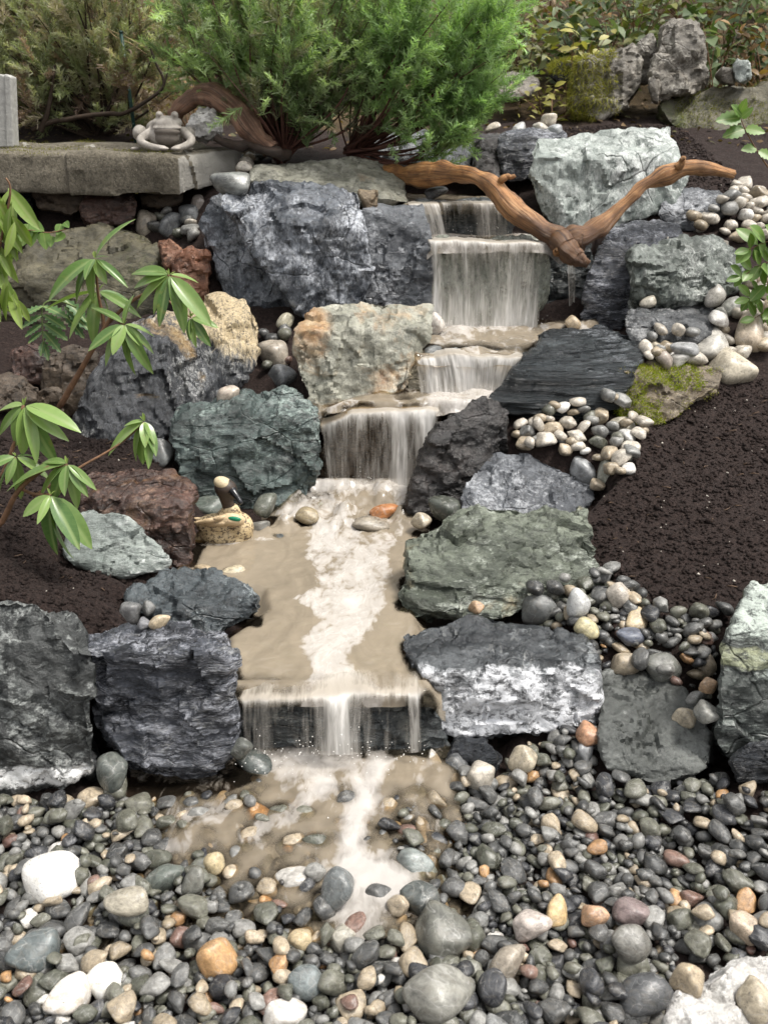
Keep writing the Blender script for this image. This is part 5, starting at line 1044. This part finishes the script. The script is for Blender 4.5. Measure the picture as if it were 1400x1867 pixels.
def put_leaf(parent, base, tip, me, wid=1.0, up=(0, -.35, 1), name='leaf', roll=0):
    b0, t0 = Vector(base), Vector(tip); y = t0 - b0; L = y.length
    if L < 1e-4: return None
    y = y / L; u = Vector(up); z = u - y * u.dot(y)
    if z.length < .05: z = Vector((.3, -1, .2)) - y * Vector((.3, -1, .2)).dot(y)
    z.normalize(); x = y.cross(z); M = Matrix((x, y, z)).transposed()
    if roll: M = M @ Matrix.Rotation(roll, 3, 'Y')
    o = bpy.data.objects.new(name, me); COL.objects.link(o); o.parent = parent; o.location = b0 - Vector(parent.location); o.rotation_euler = M.to_euler(); o.scale = (L * wid, L, L); return o
def stem(parent, pts, r0, r1, mat=BARK, n=16, name='stem', sides=7):
    P = spline([at(*p) for p in pts], n); V, Fc = tube(P, np.linspace(r0, r1, n), sides, jit=r0 * .3); return mesh_obj(name, V, Fc, mat, parent, origin=P[0])
def whorl(parent, cx, cy, Y, tips, seed, mat=RHODO, w_=.130, wid=1.0, drop=.16, kind='rh'):
    r = np.random.default_rng(seed); c = at(cx, cy, Y)
    for (x, y) in tips:
        L = math.hypot(x - cx, y - cy); dy = r.uniform(-.10, .01) if y > cy + 15 else r.uniform(-.03, .06)
        me = leaf_data(kind, mat, w_, drop, var=int(r.integers(3)), ends=.85)
        tp = at(x, y, Y + dy); L3 = np.linalg.norm(tp - c)
        put_leaf(parent, c + (tp - c) * .04, tp, me, wid * r.uniform(.75, 1.2) * min(1.25, .17 / L3 * 1.0 if L3 < .14 else 1.0), up=(r.normal() * .3, -.55 + r.normal() * .15, 1), roll=r.normal() * .25)
    for k in range(3):    # pale bud leaves in the middle
        tp = at(cx + r.normal() * 5, cy - r.uniform(6, 16), Y); put_leaf(parent, c, tp, leaf_data('bud', LIME, .16, .1), .9, name='bud')
rh = empty('rhododendron', at(110, 745, 3.62)); tag(rh, 'rhododendron with drooping glossy leaf whorls over the golden crusted boulder', 'shrub')
stem(rh, [(108,742,3.66),(140,690,3.64),(168,640,3.62),(190,600,3.62),(205,575,3.62),(226,592,3.60)], .013, .006)
stem(rh, [(190,600,3.64),(185,560,3.64),(178,520,3.62),(174,472,3.60)], .008, .004, BARK); stem(rh, [(195,590,3.64),(240,550,3.66),(285,525,3.64),(309,502,3.60)], .008, .004, BARK); stem(rh, [(285,525,3.66),(320,560,3.64),(348,579,3.62)], .005, .003, BARK)
whorl(rh, 180, 531, 3.68, [(80,549),(117,609),(159,624),(240,540),(207,564),(250,560),(130,580)], 2)
whorl(rh, 174, 471, 3.58, [(222,385),(118,540),(153,549),(234,516),(192,516),(73,525),(199,462),(150,500)], 1)
whorl(rh, 348, 579, 3.62, [(398,592),(354,633),(382,629),(340,620)], 3)
whorl(rh, 309, 501, 3.58, [(234,480),(364,505),(236,510),(237,552),(272,570),(288,594),(344,605),(387,588),(330,560)], 4)
whorl(rh, 227, 591, 3.56, [(168,552),(282,600),(158,633),(179,660),(236,651),(237,687),(272,681),(261,630),(234,534),(205,640),(285,640)], 5)
rl = empty('rhododendron', at(-20, 985, 2.78)); tag(rl, 'rhododendron with broad leaves arching over the left soil', 'shrub')
stem(rl, [(-60,1000,2.75),(0,955,2.75),(35,895,2.74),(80,856,2.74),(122,848,2.72)], .011, .005); stem(rl, [(40,890,2.75),(60,900,2.73),(93,902,2.70)], .006, .004); stem(rl, [(-50,960,2.8),(0,880,2.82),(30,800,2.84),(45,740,2.84)], .009, .005); stem(rl, [(60,905,2.8),(150,850,2.85),(215,812,2.9),(264,770,2.92)], .005, .003, BARK); stem(rl, [(-60,930,2.8),(0,870,2.8),(30,834,2.8)], .006, .004)
whorl(rl, 45, 739, 2.84, [(136,761),(114,796),(100,850),(46,832),(16,811),(-14,790),(-8,742),(75,840)], 11, wid=1.15)
whorl(rl, 30, 832, 2.80, [(-40,850),(90,860),(-20,900),(40,915),(75,825),(10,880)], 12, wid=1.1)
whorl(rl, 123, 846, 2.72, [(46,907),(175,886),(150,932),(112,900),(0,871),(71,832),(160,905),(90,915)], 13, wid=1.05)
whorl(rl, 93, 902, 2.68, [(104,1021),(84,1018),(146,996),(175,996),(39,940),(70,950),(128,950)], 14, wid=1.05)
whorl(rl, 264, 768, 2.92, [(182,815),(229,836),(254,850),(279,850),(286,804),(264,807),(225,768),(290,825)], 15, w_=.13, mat=leaf_data and RHODO)
le = empty('leafy_shrub', at(-30, 620, 3.5)); tag(le, 'lime green shrub with long narrow hanging leaves at the wall', 'shrub')
stem(le, [(-60,640,3.55),(-20,520,3.5),(5,430,3.48),(20,350,3.46),(12,325,3.46)], .007, .003, SAP and BARK)
r = np.random.default_rng(5)
for k in range(44):
    bx, by = r.uniform(-35, 30), r.uniform(340, 560); L = r.uniform(50, 100); a = r.uniform(-.7, .9)
    put_leaf(le, at(bx, by, 3.5 + r.uniform(-.08, .08)), at(bx + L * math.sin(a) * .7, by + L * (.3 + .6 * math.cos(a)), 3.46 + r.uniform(-.08, .08)), leaf_data('narrow', LIME, .12, .12, var=k % 3), 1.0, up=(r.normal() * .5, -.8, .8))
fe = empty('fern_frond', at(130, 590, 3.75)); tag(fe, 'toothed fern-like leaf hanging between the rhododendron whorls', 'fern')
stem(fe, [(140,560,3.75),(105,548,3.72),(80,555,3.7),(78,590,3.68),(80,628,3.66)], .004, .002, SAP and simple('green_stalk', (.10,.14,.04), .6))
for k, (L_, R_, cy) in enumerate((((38,575),(123,576),558),((39,595),(120,597),574),((45,612),(123,617),590),((51,624),(111,640),604),((74,648),(88,656),622))):
    for tp in (L_, R_): put_leaf(fe, at(80, cy, 3.69), at(tp[0], tp[1], 3.64), leaf_data('tooth', HOLLY, .17, .10, .28, n=13), 1.0, up=(0, -.6, 1), name='leaflet')
for k, (x, y) in enumerate(((100,560),(105,575),(95,590))):
    put_leaf(fe, at(118, 545 + 14 * k, 3.78), at(x + 60, y + 25, 3.76), leaf_data('tooth', HOLLY, .17, .10, .28, n=13), 1.0, up=(0, -.6, 1), name='leaflet')
vi = empty('vine', at(60, 470, 3.9)); tag(vi, 'trailing vine with small heart-shaped leaves under the slab', 'vine')
stem(vi, [(0,430,3.9),(50,420,3.88),(90,424,3.88),(120,418,3.88)], .003, .002, BARK)
for (x, y, tx, ty) in ((56,408,80,420),(52,408,40,448),(60,415,55,450),(80,422,84,455),(112,408,104,428),(118,405,126,414),(95,430,92,450),(30,415,40,440),(118,425,100,440)):
    put_leaf(vi, at(x, y, 3.9), at(tx, ty, 3.87), leaf_data('heart', SAP, .36, .1, ends=.6), 1.0, up=(0, -1, .6))
sa = empty('sapling', at(1400, 320, 4.6)); tag(sa, 'thin sapling with bright toothed leaves over the upper soil', 'sapling')
stem(sa, [(1420,330,4.6),(1392,295,4.6),(1362,245,4.6),(1345,205,4.6)], .004, .002, SAP and BARK)
for (x, y, tx, ty) in ((1350,215,1306,218),(1348,205,1360,180),(1350,215,1372,196),(1356,235,1318,248),(1358,235,1395,240),(1378,270,1352,272),(1382,275,1412,290),(1352,212,1335,190)):
    put_leaf(sa, at(x, y, 4.6), at(tx, ty, 4.57), leaf_data('saptooth', SAP, .30, .10, .14, ends=.75, n=11), 1.0, up=(0, -1, .7))
rb = empty('compound_leaf_shrub', at(1420, 600, 4.25)); tag(rb, 'green shrub with paired leaflets leaning over the right pebble shelf', 'shrub')
for s_, (x0, y0, x1, y1) in enumerate(((1440,440,1365,455),(1440,470,1350,505),(1440,500,1365,545),(1440,560,1375,580))):
    stem(rb, [(x0,y0,4.3),((x0+x1)/2,(y0+y1)/2-8,4.26),(x1,y1,4.22)], .003, .0015, SAP and BARK)
    for k in range(5):
        f = .25 + k * .18; bx, by = x0 + (x1 - x0) * f, y0 + (y1 - y0) * f - 8 * math.sin(f * 3)
        for sg in (-1, 1): put_leaf(rb, at(bx, by, 4.25), at(bx - 14 + r.normal() * 9, by + sg * r.uniform(18, 32), 4.22 + r.normal() * .03), leaf_data('sapl', SAP, .26, .1), 1.0, up=(0, -.9, .8), name='leaflet')
    put_leaf(rb, at(x1, y1, 4.22), at(x1 - 26, y1 + 6, 4.2), leaf_data('sapl', SAP, .26, .1), 1.0, up=(0, -.9, .8), name='leaflet')

# --- feathery evergreens
def spray(seed, L=.11, n=46):
    r = np.random.default_rng(seed); V, Fc = [], []
    for k in range(n):
        t = (k + r.random()) / n; c = np.array([0, t * L, -.12 * L * t * t]); a = r.uniform(.35, .95); s_ = 1 if k % 2 else -1; el = r.normal() * .5
        d = np.array([s_ * math.sin(a), math.cos(a), el]); d /= np.linalg.norm(d); l = L * r.uniform(.22, .46) * (1 - .55 * t); sd_ = np.cross(d, r.normal(size=3)); sd_ /= np.linalg.norm(sd_); w_ = .0021
        b = len(V); V += [c - sd_ * w_, c + sd_ * w_, c + d * l]; Fc.append((b, b + 1, b + 2))
        for q in range(2):
            c2 = c + d * l * r.uniform(.3, .7); d2 = d + r.normal(size=3) * .55; d2 /= np.linalg.norm(d2); b = len(V); V += [c2 - sd_ * w_ * .8, c2 + sd_ * w_ * .8, c2 + d2 * l * .6]; Fc.append((b, b + 1, b + 2))
    return np.array(V), np.array(Fc)
SPR = [spray(s_) for s_ in range(7)]
EVER = leaf_mat('evergreen_needles', 0, 0, .6, .5, attrcol=True)
def evergreen(name, label, base, tips, nspray, pal, seed, L=1.0, stems_mat=BARKR, r0=.012, bare=.35, sag=.0, cat='bush'):
    """base: world point; tips: world points the branches reach; sprays clothe the outer part of each branch"""
    r = np.random.default_rng(seed); root = empty(name, base); sv = []; VV, FF, CC = [], [], []; off = 0
    for q, tp in enumerate(tips):
        tp = np.array(tp); mid = base + (tp - base) * .5 + np.array([r.normal() * .06, r.normal() * .06, -.10 * np.linalg.norm(tp[:2] - base[:2]) + r.normal() * .03])
        P = spline([base + r.normal(size=3) * .02, mid, tp], 14)
        sv.append(tube(P, np.linspace(r0 * r.uniform(.5, 1), .0015, 14), 5))
        for k in range(nspray):
            f = bare + (1 - bare) * r.random() ** .75; i = min(int(f * 13), 12); c = P[i] + (P[i+1] - P[i]) * (f * 13 - i)
            ax = P[i+1] - P[i]; ax /= np.linalg.norm(ax); d = ax + r.normal(size=3) * .6 + np.array([0, 0, .25 - sag]); d /= np.linalg.norm(d)
            nz = np.array([0, 0, 1.0]) + r.normal(size=3) * .45; x = np.cross(d, nz); x /= np.linalg.norm(x); z = np.cross(x, d)
            V, Fc = SPR[int(r.integers(7))]; sc = L * r.uniform(.7, 1.35); W = (V * sc) @ np.stack([x, d, z]) + c + r.normal(size=3) * .035
            VV.append(W); FF.append(Fc + off); off += len(V)
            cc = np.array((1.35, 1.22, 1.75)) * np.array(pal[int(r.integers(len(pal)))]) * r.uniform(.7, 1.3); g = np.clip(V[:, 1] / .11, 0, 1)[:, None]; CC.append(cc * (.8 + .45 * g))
    V, Fc = merge(sv); mesh_obj('branch', V, Fc, stems_mat, root, origin=base)
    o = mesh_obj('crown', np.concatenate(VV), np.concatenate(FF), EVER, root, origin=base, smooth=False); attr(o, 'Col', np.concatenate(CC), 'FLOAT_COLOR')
    tag(root, label, cat); return root
r = np.random.default_rng(77)
GRN = [(.19,.29,.095), (.24,.35,.12), (.14,.22,.07), (.30,.41,.16), (.17,.19,.085)]; OLV = [(.19,.21,.085), (.25,.265,.12), (.14,.165,.065), (.28,.27,.14), (.16,.12,.07)]
b1 = at(515, 284, 5.45)
tips = []
for k in range(74):
    x = r.uniform(290, 760); y = r.uniform(-120, 175); e = ((x - 505) / 225.0) ** 2
    if y > 175 - 70 * (1 - abs(x - 505) / 215.0): y = r.uniform(-80, 110)
    if x < 430: y = min(y, 95)
    tips.append(at(x, y, 5.5 + r.uniform(-.45, .45)))
tips += [at(r.uniform(430, 650), r.uniform(110, 205), 5.5 + r.uniform(-.3, .3)) for k in range(22)]
evergreen('evergreen_bush', 'bright green feathery evergreen bush behind the huge boulder', b1, tips, 15, GRN, 3, L=1.4, bare=.5)
b2 = at(640, 280, 5.5)
tips = [at(r.uniform(640, 925), r.uniform(-20, 125), 5.3 + r.uniform(-.4, .4)) for k in range(40)] + [at(x, y, 5.1) for x, y in ((770,235),(840,225),(862,215),(885,180),(845,250),(900,160),(870,195))] + [at(r.uniform(830, 930), r.uniform(30, 140), 5.2 + r.uniform(-.2, .2)) for k in range(12)]
evergreen('evergreen_bush', 'light green evergreen bush drooping over the driftwood end', b2, tips, 16, [(.21,.34,.10), (.28,.42,.15), (.15,.25,.075)], 4, L=1.3, bare=.5)
b3 = at(190, 255, 6.35)
tips = [at(r.uniform(-70, 330), r.uniform(-110, 175), 6.35 + r.uniform(-.6, .5)) for k in range(66)]
evergreen('evergreen_bush', 'sparse olive green evergreen behind the metal stake', b3, tips, 17, [(.22,.26,.11), (.28,.31,.15), (.17,.21,.085), (.31,.30,.16), (.18,.14,.08)], 6, L=1.5, stems_mat=BARKD, r0=.016, bare=.35)
b4 = at(40, 235, 6.9)
tips = [at(r.uniform(-120, 200), r.uniform(-90, 200), 6.9 + r.uniform(-.5, .5)) for k in range(40)]
evergreen('evergreen_bush', 'dull olive evergreen behind the concrete post', b4, tips, 20, [(.20,.24,.11), (.26,.29,.15), (.15,.18,.08)], 8, L=1.5, stems_mat=BARKD, r0=.014)
br = empty('dead_branch', at(60, 235, 6.0)); tag(br, 'bare dark branch bending up behind the frog statue', 'branch')
stem(br, [(60,238,5.95),(100,222,5.95),(190,208,5.95),(225,208,5.95),(265,185,5.95),(300,155,5.98),(285,115,6.0),(272,80,6.02)], .016, .006, BARKD, 40, 'limb'); stem(br, [(75,240,5.95),(88,205,5.95),(95,170,5.97),(100,120,6.0)], .02, .008, BARKD, 24, 'limb'); stem(br, [(300,155,5.98),(310,110,6.0),(305,60,6.0)], .006, .003, BARKD, 16, 'limb')
stem(br, [(272,90,6.02),(235,70,6.05),(200,55,6.05)], .005, .002, simple('pale_dead_twig', (.30,.22,.12), .8), 14, 'twig'); stem(br, [(268,100,6.02),(240,80,6.0),(215,70,6.0),(195,52,6.0)], .004, .002, simple('pale_dead_twig2', (.26,.18,.10), .8), 14, 'twig')

# --- leafy undergrowth of the wood
UND = leaf_mat('undergrowth_leaves', 0, 0, .5, .3, attrcol=True)
def quadleaf():
    V = np.array([(0, 0, 0), (-.22, .3, .05), (0, .33, 0), (.22, .3, .05), (-.20, .65, -.02), (0, .7, -.07), (.20, .65, -.02), (0, 1, -.2)]); Fc = np.array([(0, 2, 1), (0, 3, 2), (1, 2, 4), (2, 5, 4), (2, 3, 5), (3, 6, 5), (4, 5, 7), (5, 6, 7)]); return V, Fc
QL = quadleaf()
def leafplant(name, label, px_, py_, Y, rx, rz, n, size, pal, seed, cat='plant', upright=.4, nst=7, stemcol=None):
    r = np.random.default_rng(seed); c = at(px_, py_, Y); base = np.array([c[0], c[1], float(zg(c[0], c[1]))]); root = empty(name, base); VV, FF, CC = [], [], []; off = 0; sv = []
    ends = []
    for k in range(nst):
        a = r.uniform(0, 6.28); rr = rx * math.sqrt(r.random()); e = np.array([c[0] + rr * math.cos(a), c[1] + rr * .7 * math.sin(a), c[2] + rz * r.uniform(-.2, 1)]); ends.append(e)
        P = spline([base + r.normal(size=3) * np.array([.03, .03, 0]), (base + e) / 2 + r.normal(size=3) * .05, e], 9); sv.append(tube(P, np.linspace(.006, .0015, 9), 5)); ends.append(P)
    for k in range(n):
        P = ends[2 * int(r.integers(nst)) + 1]; f = int(r.integers(2, 9)); p = P[f] + r.normal(size=3) * np.array([rx * .28, rx * .25, rz * .22])
        a = r.uniform(0, 6.28); d = np.array([math.cos(a), math.sin(a) - .2, r.normal() * .45 - .1]); d /= np.linalg.norm(d); nz = np.array([0, -.35, 1]) + r.normal(size=3) * .4; x = np.cross(d, nz); x /= np.linalg.norm(x); z = np.cross(x, d)
        s_ = size * r.uniform(.6, 1.3); VV.append((QL[0] * s_) @ np.stack([x, d, z]) + p); FF.append(QL[1] + off); off += 8; CC.append(np.tile(np.array(pal[int(r.integers(len(pal)))]) * r.uniform(.7, 1.3), (8, 1)))
    V, Fc = merge(sv); mesh_obj('stem', V, Fc, stemcol or BARK, root, origin=base)
    o = mesh_obj('foliage', np.concatenate(VV), np.concatenate(FF), UND, root, origin=base); attr(o, 'Col', np.concatenate(CC), 'FLOAT_COLOR'); tag(root, label, cat); return root
DK = [(.06,.10,.03), (.09,.135,.04), (.13,.18,.06)]; OL = [(.15,.17,.05), (.20,.21,.065), (.12,.12,.035)]; YL = [(.28,.26,.05), (.22,.21,.04), (.34,.31,.09)]; BR = [(.20,.115,.045), (.27,.16,.06), (.14,.085,.035)]; SG = [(.16,.20,.11), (.21,.25,.15), (.12,.16,.08)]
for q, (lab, x, y, Y, rx, rz, n, s_, pal) in enumerate((
    ('dark salal bush at the top of the bank beside the evergreen', 960, 30, 8.0, .55, .55, 420, .085, DK), ('olive bramble above the flat grey bank rock', 940, 95, 7.4, .38, .3, 300, .07, OL), ('grey-green salal with drooping leaves above the draped rock', 1080, 45, 7.8, .5, .4, 330, .095, SG),
    ('yellow-green creeper between the black mossy and draped rocks', 1050, 88, 7.0, .25, .14, 120, .06, YL), ('dark bramble behind the tall pointed rock', 1170, 25, 8.2, .6, .6, 460, .08, DK), ('olive fern mass above the narrow brown rock', 1140, 10, 7.6, .4, .35, 220, .07, OL),
    ('dark leafy bush right of the tall pointed rock', 1320, 60, 7.6, .45, .45, 360, .09, DK), ('pale green leaf spray beside the tall pointed rock', 1310, 85, 7.1, .25, .2, 60, .11, SG), ('grey-green bush above the little whitish stone', 1390, 40, 7.5, .4, .4, 280, .095, SG), ('brown dead bramble above the mossy wall', 1400, 90, 7.3, .4, .22, 260, .06, BR),
    ('withered orange-brown shrub behind the salal', 1010, 10, 8.8, .6, .5, 300, .08, BR), ('olive thicket far behind the tall pointed rock', 1240, -10, 9.2, .9, .7, 520, .09, OL), ('dark thicket high behind the evergreen bushes', 700, -20, 9.0, .9, .6, 420, .09, DK), ('brown thicket behind the olive evergreen', 300, 30, 8.6, .8, .6, 420, .07, BR),
    ('olive thicket behind the bright evergreen bush', 470, -10, 8.8, .9, .6, 420, .08, OL), ('dark thicket at the far corner of the wood', 1450, -20, 9.2, .9, .7, 420, .09, DK), ('dark thicket behind the concrete post', 60, 20, 8.6, .9, .8, 460, .08, DK), ('low olive ground plant beside the frog statue', 440, 130, 7.0, .5, .25, 240, .05, OL),
    ('straw coloured grass tuft behind the bare branch', 200, 165, 6.9, .45, .25, 200, .06, [(.22,.17,.08), (.15,.12,.05), (.10,.11,.04)]), ('brown leafy sucker beside the arched driftwood', 330, 140, 6.6, .3, .3, 150, .05, BR), ('yellow leaf fern draping the mossy bank', 1000, 175, 6.75, .3, .08, 120, .05, YL), ('wide dark thicket beyond the concrete post', -260, 40, 8.2, 1.2, .9, 520, .09, DK), ('wide olive thicket beyond the dull olive evergreen', -150, 0, 9.4, 1.2, .9, 420, .09, OL), ('wide green thicket beyond the mossy wall end', 1620, 40, 7.8, 1.0, .8, 420, .09, SG),
    ('dark fern between the flat grey rock and salal', 900, 60, 7.8, .3, .5, 220, .08, DK))):
    leafplant('undergrowth_shrub', lab, x, y, Y, rx, rz, int(n * .75), s_ * 1.3, pal, 200 + q)
# --- moss: fine blades rooted on the stones
def moss(parent_rock, n, pal, maskf, L=.012, seed=0, hang=0, name='moss', width=.0016):
    r = np.random.default_rng(seed); me = parent_rock.data; V = verts(me); N = normals(me); W = V + np.array(parent_rock.location); k = np.where(maskf(W, N))[0]
    if len(k) == 0: return
    i = r.choice(k, n); p = V[i] + r.normal(size=(n, 3)) * .006; d = N[i] + r.normal(size=(n, 3)) * .55; d[:, 2] += .25 - hang * 1.2; d /= np.linalg.norm(d, axis=1)[:, None]
    l = L * r.uniform(.5, 1.6, n)[:, None]; s_ = np.cross(d, r.normal(size=(n, 3))); s_ /= np.linalg.norm(s_, axis=1)[:, None]; p = p - N[i] * .004
    P = np.stack([p - s_ * width, p + s_ * width, p + d * l + np.array([0, 0, -hang]) * l * .4], 1).reshape(-1, 3); Fc = np.arange(3 * n).reshape(-1, 3)
    o = mesh_obj(name, P, Fc, EVER, None, smooth=False); o.parent = parent_rock; o['kind'] = 'stuff'
    c = np.array(pal)[r.integers(len(pal), size=n)] * r.uniform(.7, 1.3, (n, 1)); attr(o, 'Col', np.repeat(c, 3, 0), 'FLOAT_COLOR')
MS = [(.28,.33,.02), (.36,.40,.03), (.20,.26,.02), (.30,.30,.04)]; MS2 = [(.30,.29,.05), (.38,.35,.06), (.22,.23,.04), (.17,.14,.04)]
def mpx(W): return proj(W)
moss(MOSSY, 15000, MS, lambda W, N: (lambda a, b_: ((((a - 1160) / 52) ** 2 + ((b_ - 738) / 42) ** 2 < 1 + .5 * vn(W * 30, 1)) | ((((a - 1225) / 75) ** 2 + ((b_ - 685) / 26) ** 2) < 1 + .8 * vn(W * 30, 2))) & ~((((a - 1200) / 24) ** 2 + ((b_ - 718) / 16) ** 2) < 1))(*mpx(W)), L=.013, seed=1)
moss(MOSSY, 2500, MS2, lambda W, N: (N[:, 2] > .1) & (vn(W * 18, 4) > .1), L=.008, seed=2)
moss(DRAPED, 14000, MS2, lambda W, N: (lambda a, b_: (a < 1125 + 20 * vn(W * 9, 3)) & ((N[:, 2] > .1) | (a < 1090)))(*mpx(W)), L=.035, seed=3, hang=.7, width=.0022)
moss(BMOSS, 3500, MS2, lambda W, N: (N[:, 2] > .25), L=.03, seed=4, width=.002)
moss(BROADM, 16000, [(.17,.18,.045), (.23,.22,.06), (.12,.12,.035)], lambda W, N: vn(W * 4, 8) > -.3, L=.022, seed=5, width=.002)
moss(SLAB, 9000, [(.20,.19,.04), (.14,.13,.04), (.24,.22,.06)], lambda W, N: (N[:, 2] > .6) & (vn(W * 6, 9) > -.1) & (proj(W)[0] < 330), L=.010, seed=6)
# --- loose soil crumbs, leaf litter
def crumbs(n, seed, xr, yr, test, lo, hi, name, label, col, mat=None):
    r = np.random.default_rng(seed); X = r.uniform(*xr, n * 4); Y = r.uniform(*yr, n * 4); Z = zg(X, Y); PX, PY = proj(np.stack([X, Y, Z], 1)); k = test(X, Y, Z, PX, PY); X, Y, Z = X[k][:n], Y[k][:n], Z[k][:n]; n = len(X)
    OV = np.array([(1, 0, 0), (-1, 0, 0), (0, 1, 0), (0, -1, 0), (0, 0, 1), (0, 0, -1)], float); OF = np.array([(0, 2, 4), (2, 1, 4), (1, 3, 4), (3, 0, 4), (2, 0, 5), (1, 2, 5), (3, 1, 5), (0, 3, 5)])
    s_ = lo * (hi / lo) ** (r.random(n) ** 2.2); V = OV[None] * r.uniform(.6, 1.25, (n, 6, 1)) * s_[:, None, None]; V = V + r.normal(size=(n, 6, 3)) * .18 * s_[:, None, None]
    a = r.uniform(0, 6.28, n); cs, sn = np.cos(a)[:, None], np.sin(a)[:, None]; V = np.stack([V[..., 0] * cs - V[..., 1] * sn, V[..., 0] * sn + V[..., 1] * cs, V[..., 2] * .8], -1) + np.stack([X, Y, Z + s_ * .35], 1)[:, None]
    Fc = (OF[None] + 6 * np.arange(n)[:, None, None]).reshape(-1, 3); o = mesh_obj(name, V.reshape(-1, 3), Fc, mat or SOIL, smooth=True); tag(o, label, 'soil', kind='stuff'); return o
soilt = lambda X, Y, Z, PX, PY: ((PX > 1080) & (PX < 1480) & (PY > 690) & (PY < 1140)) | ((PX > -60) & (PX < 330) & (PY > 800) & (PY < 1150)) | ((PX > 1030) & (PX < 1450) & (PY > 200) & (PY < 400))
crumbs(26000, 5, (-1.6, 1.9), (2.3, 6.5), soilt, .0025, .011, 'soil_crumbs', 'crumbly dark soil clods scattered over the beds', None)
r = np.random.default_rng(91); n = 1500; X = r.uniform(-3.4, 3.4, n); Y = r.uniform(6.0, 10.5, n); Z = zg(X, Y) + .012; VV, FF, CC = [], [], []
for k in range(n):
    d = r.normal(size=3); d[2] *= .25; d /= np.linalg.norm(d); nz = np.array([0, -.2, 1]) + r.normal(size=3) * .35; x = np.cross(d, nz); x /= np.linalg.norm(x); z = np.cross(x, d)
    VV.append((QL[0] * r.uniform(.03, .075)) @ np.stack([x, d, z]) + (X[k], Y[k], Z[k])); FF.append(QL[1] + 8 * k); CC.append(np.tile(np.array([(.16,.10,.045), (.22,.15,.07), (.10,.065,.03), (.12,.11,.04)][k % 4]) * r.uniform(.6, 1.3), (8, 1)))
o = mesh_obj('leaf_litter', np.concatenate(VV), np.concatenate(FF), UND); attr(o, 'Col', np.concatenate(CC), 'FLOAT_COLOR'); tag(o, 'brown fallen leaves covering the floor of the wood', 'leaves', kind='stuff')

chip_m = simple('bark_chip', (.11,.07,.045), .85, .5, 60, .4); grit_m = simple('pale_grit', (.42,.38,.33), .7, .3, 80, .2)
crumbs(170, 15, (-1.6, 1.9), (2.3, 6.5), soilt, .003, .007, 'soil_grit', 'pale grit specks lying in the dark soil', None, grit_m)
crumbs(900, 16, (-1.6, 1.9), (2.3, 6.5), soilt, .006, .020, 'soil_clods', 'larger clods lying on the dark soil beds', None)
r = np.random.default_rng(17); X = r.uniform(-1.6, 1.9, 4000); Y = r.uniform(2.3, 6.5, 4000); Z = zg(X, Y); PX, PY = proj(np.stack([X, Y, Z], 1)); k = np.where(soilt(X, Y, Z, PX, PY))[0][:140]; parts = []
for i in k:
    a = r.uniform(0, 6.28); L = r.uniform(.006, .02); d = np.array([math.cos(a), math.sin(a), r.normal() * .25]) * L; c = np.array([X[i], Y[i], Z[i] + .008]); parts.append(tube([c - d, c + r.normal(size=3) * .003, c + d], [.0016, .002, .001], 4))
V, Fc = merge(parts); o = mesh_obj('bark_chips', V, Fc, chip_m); tag(o, 'little twigs and bark chips scattered on the soil', 'twigs', kind='stuff')
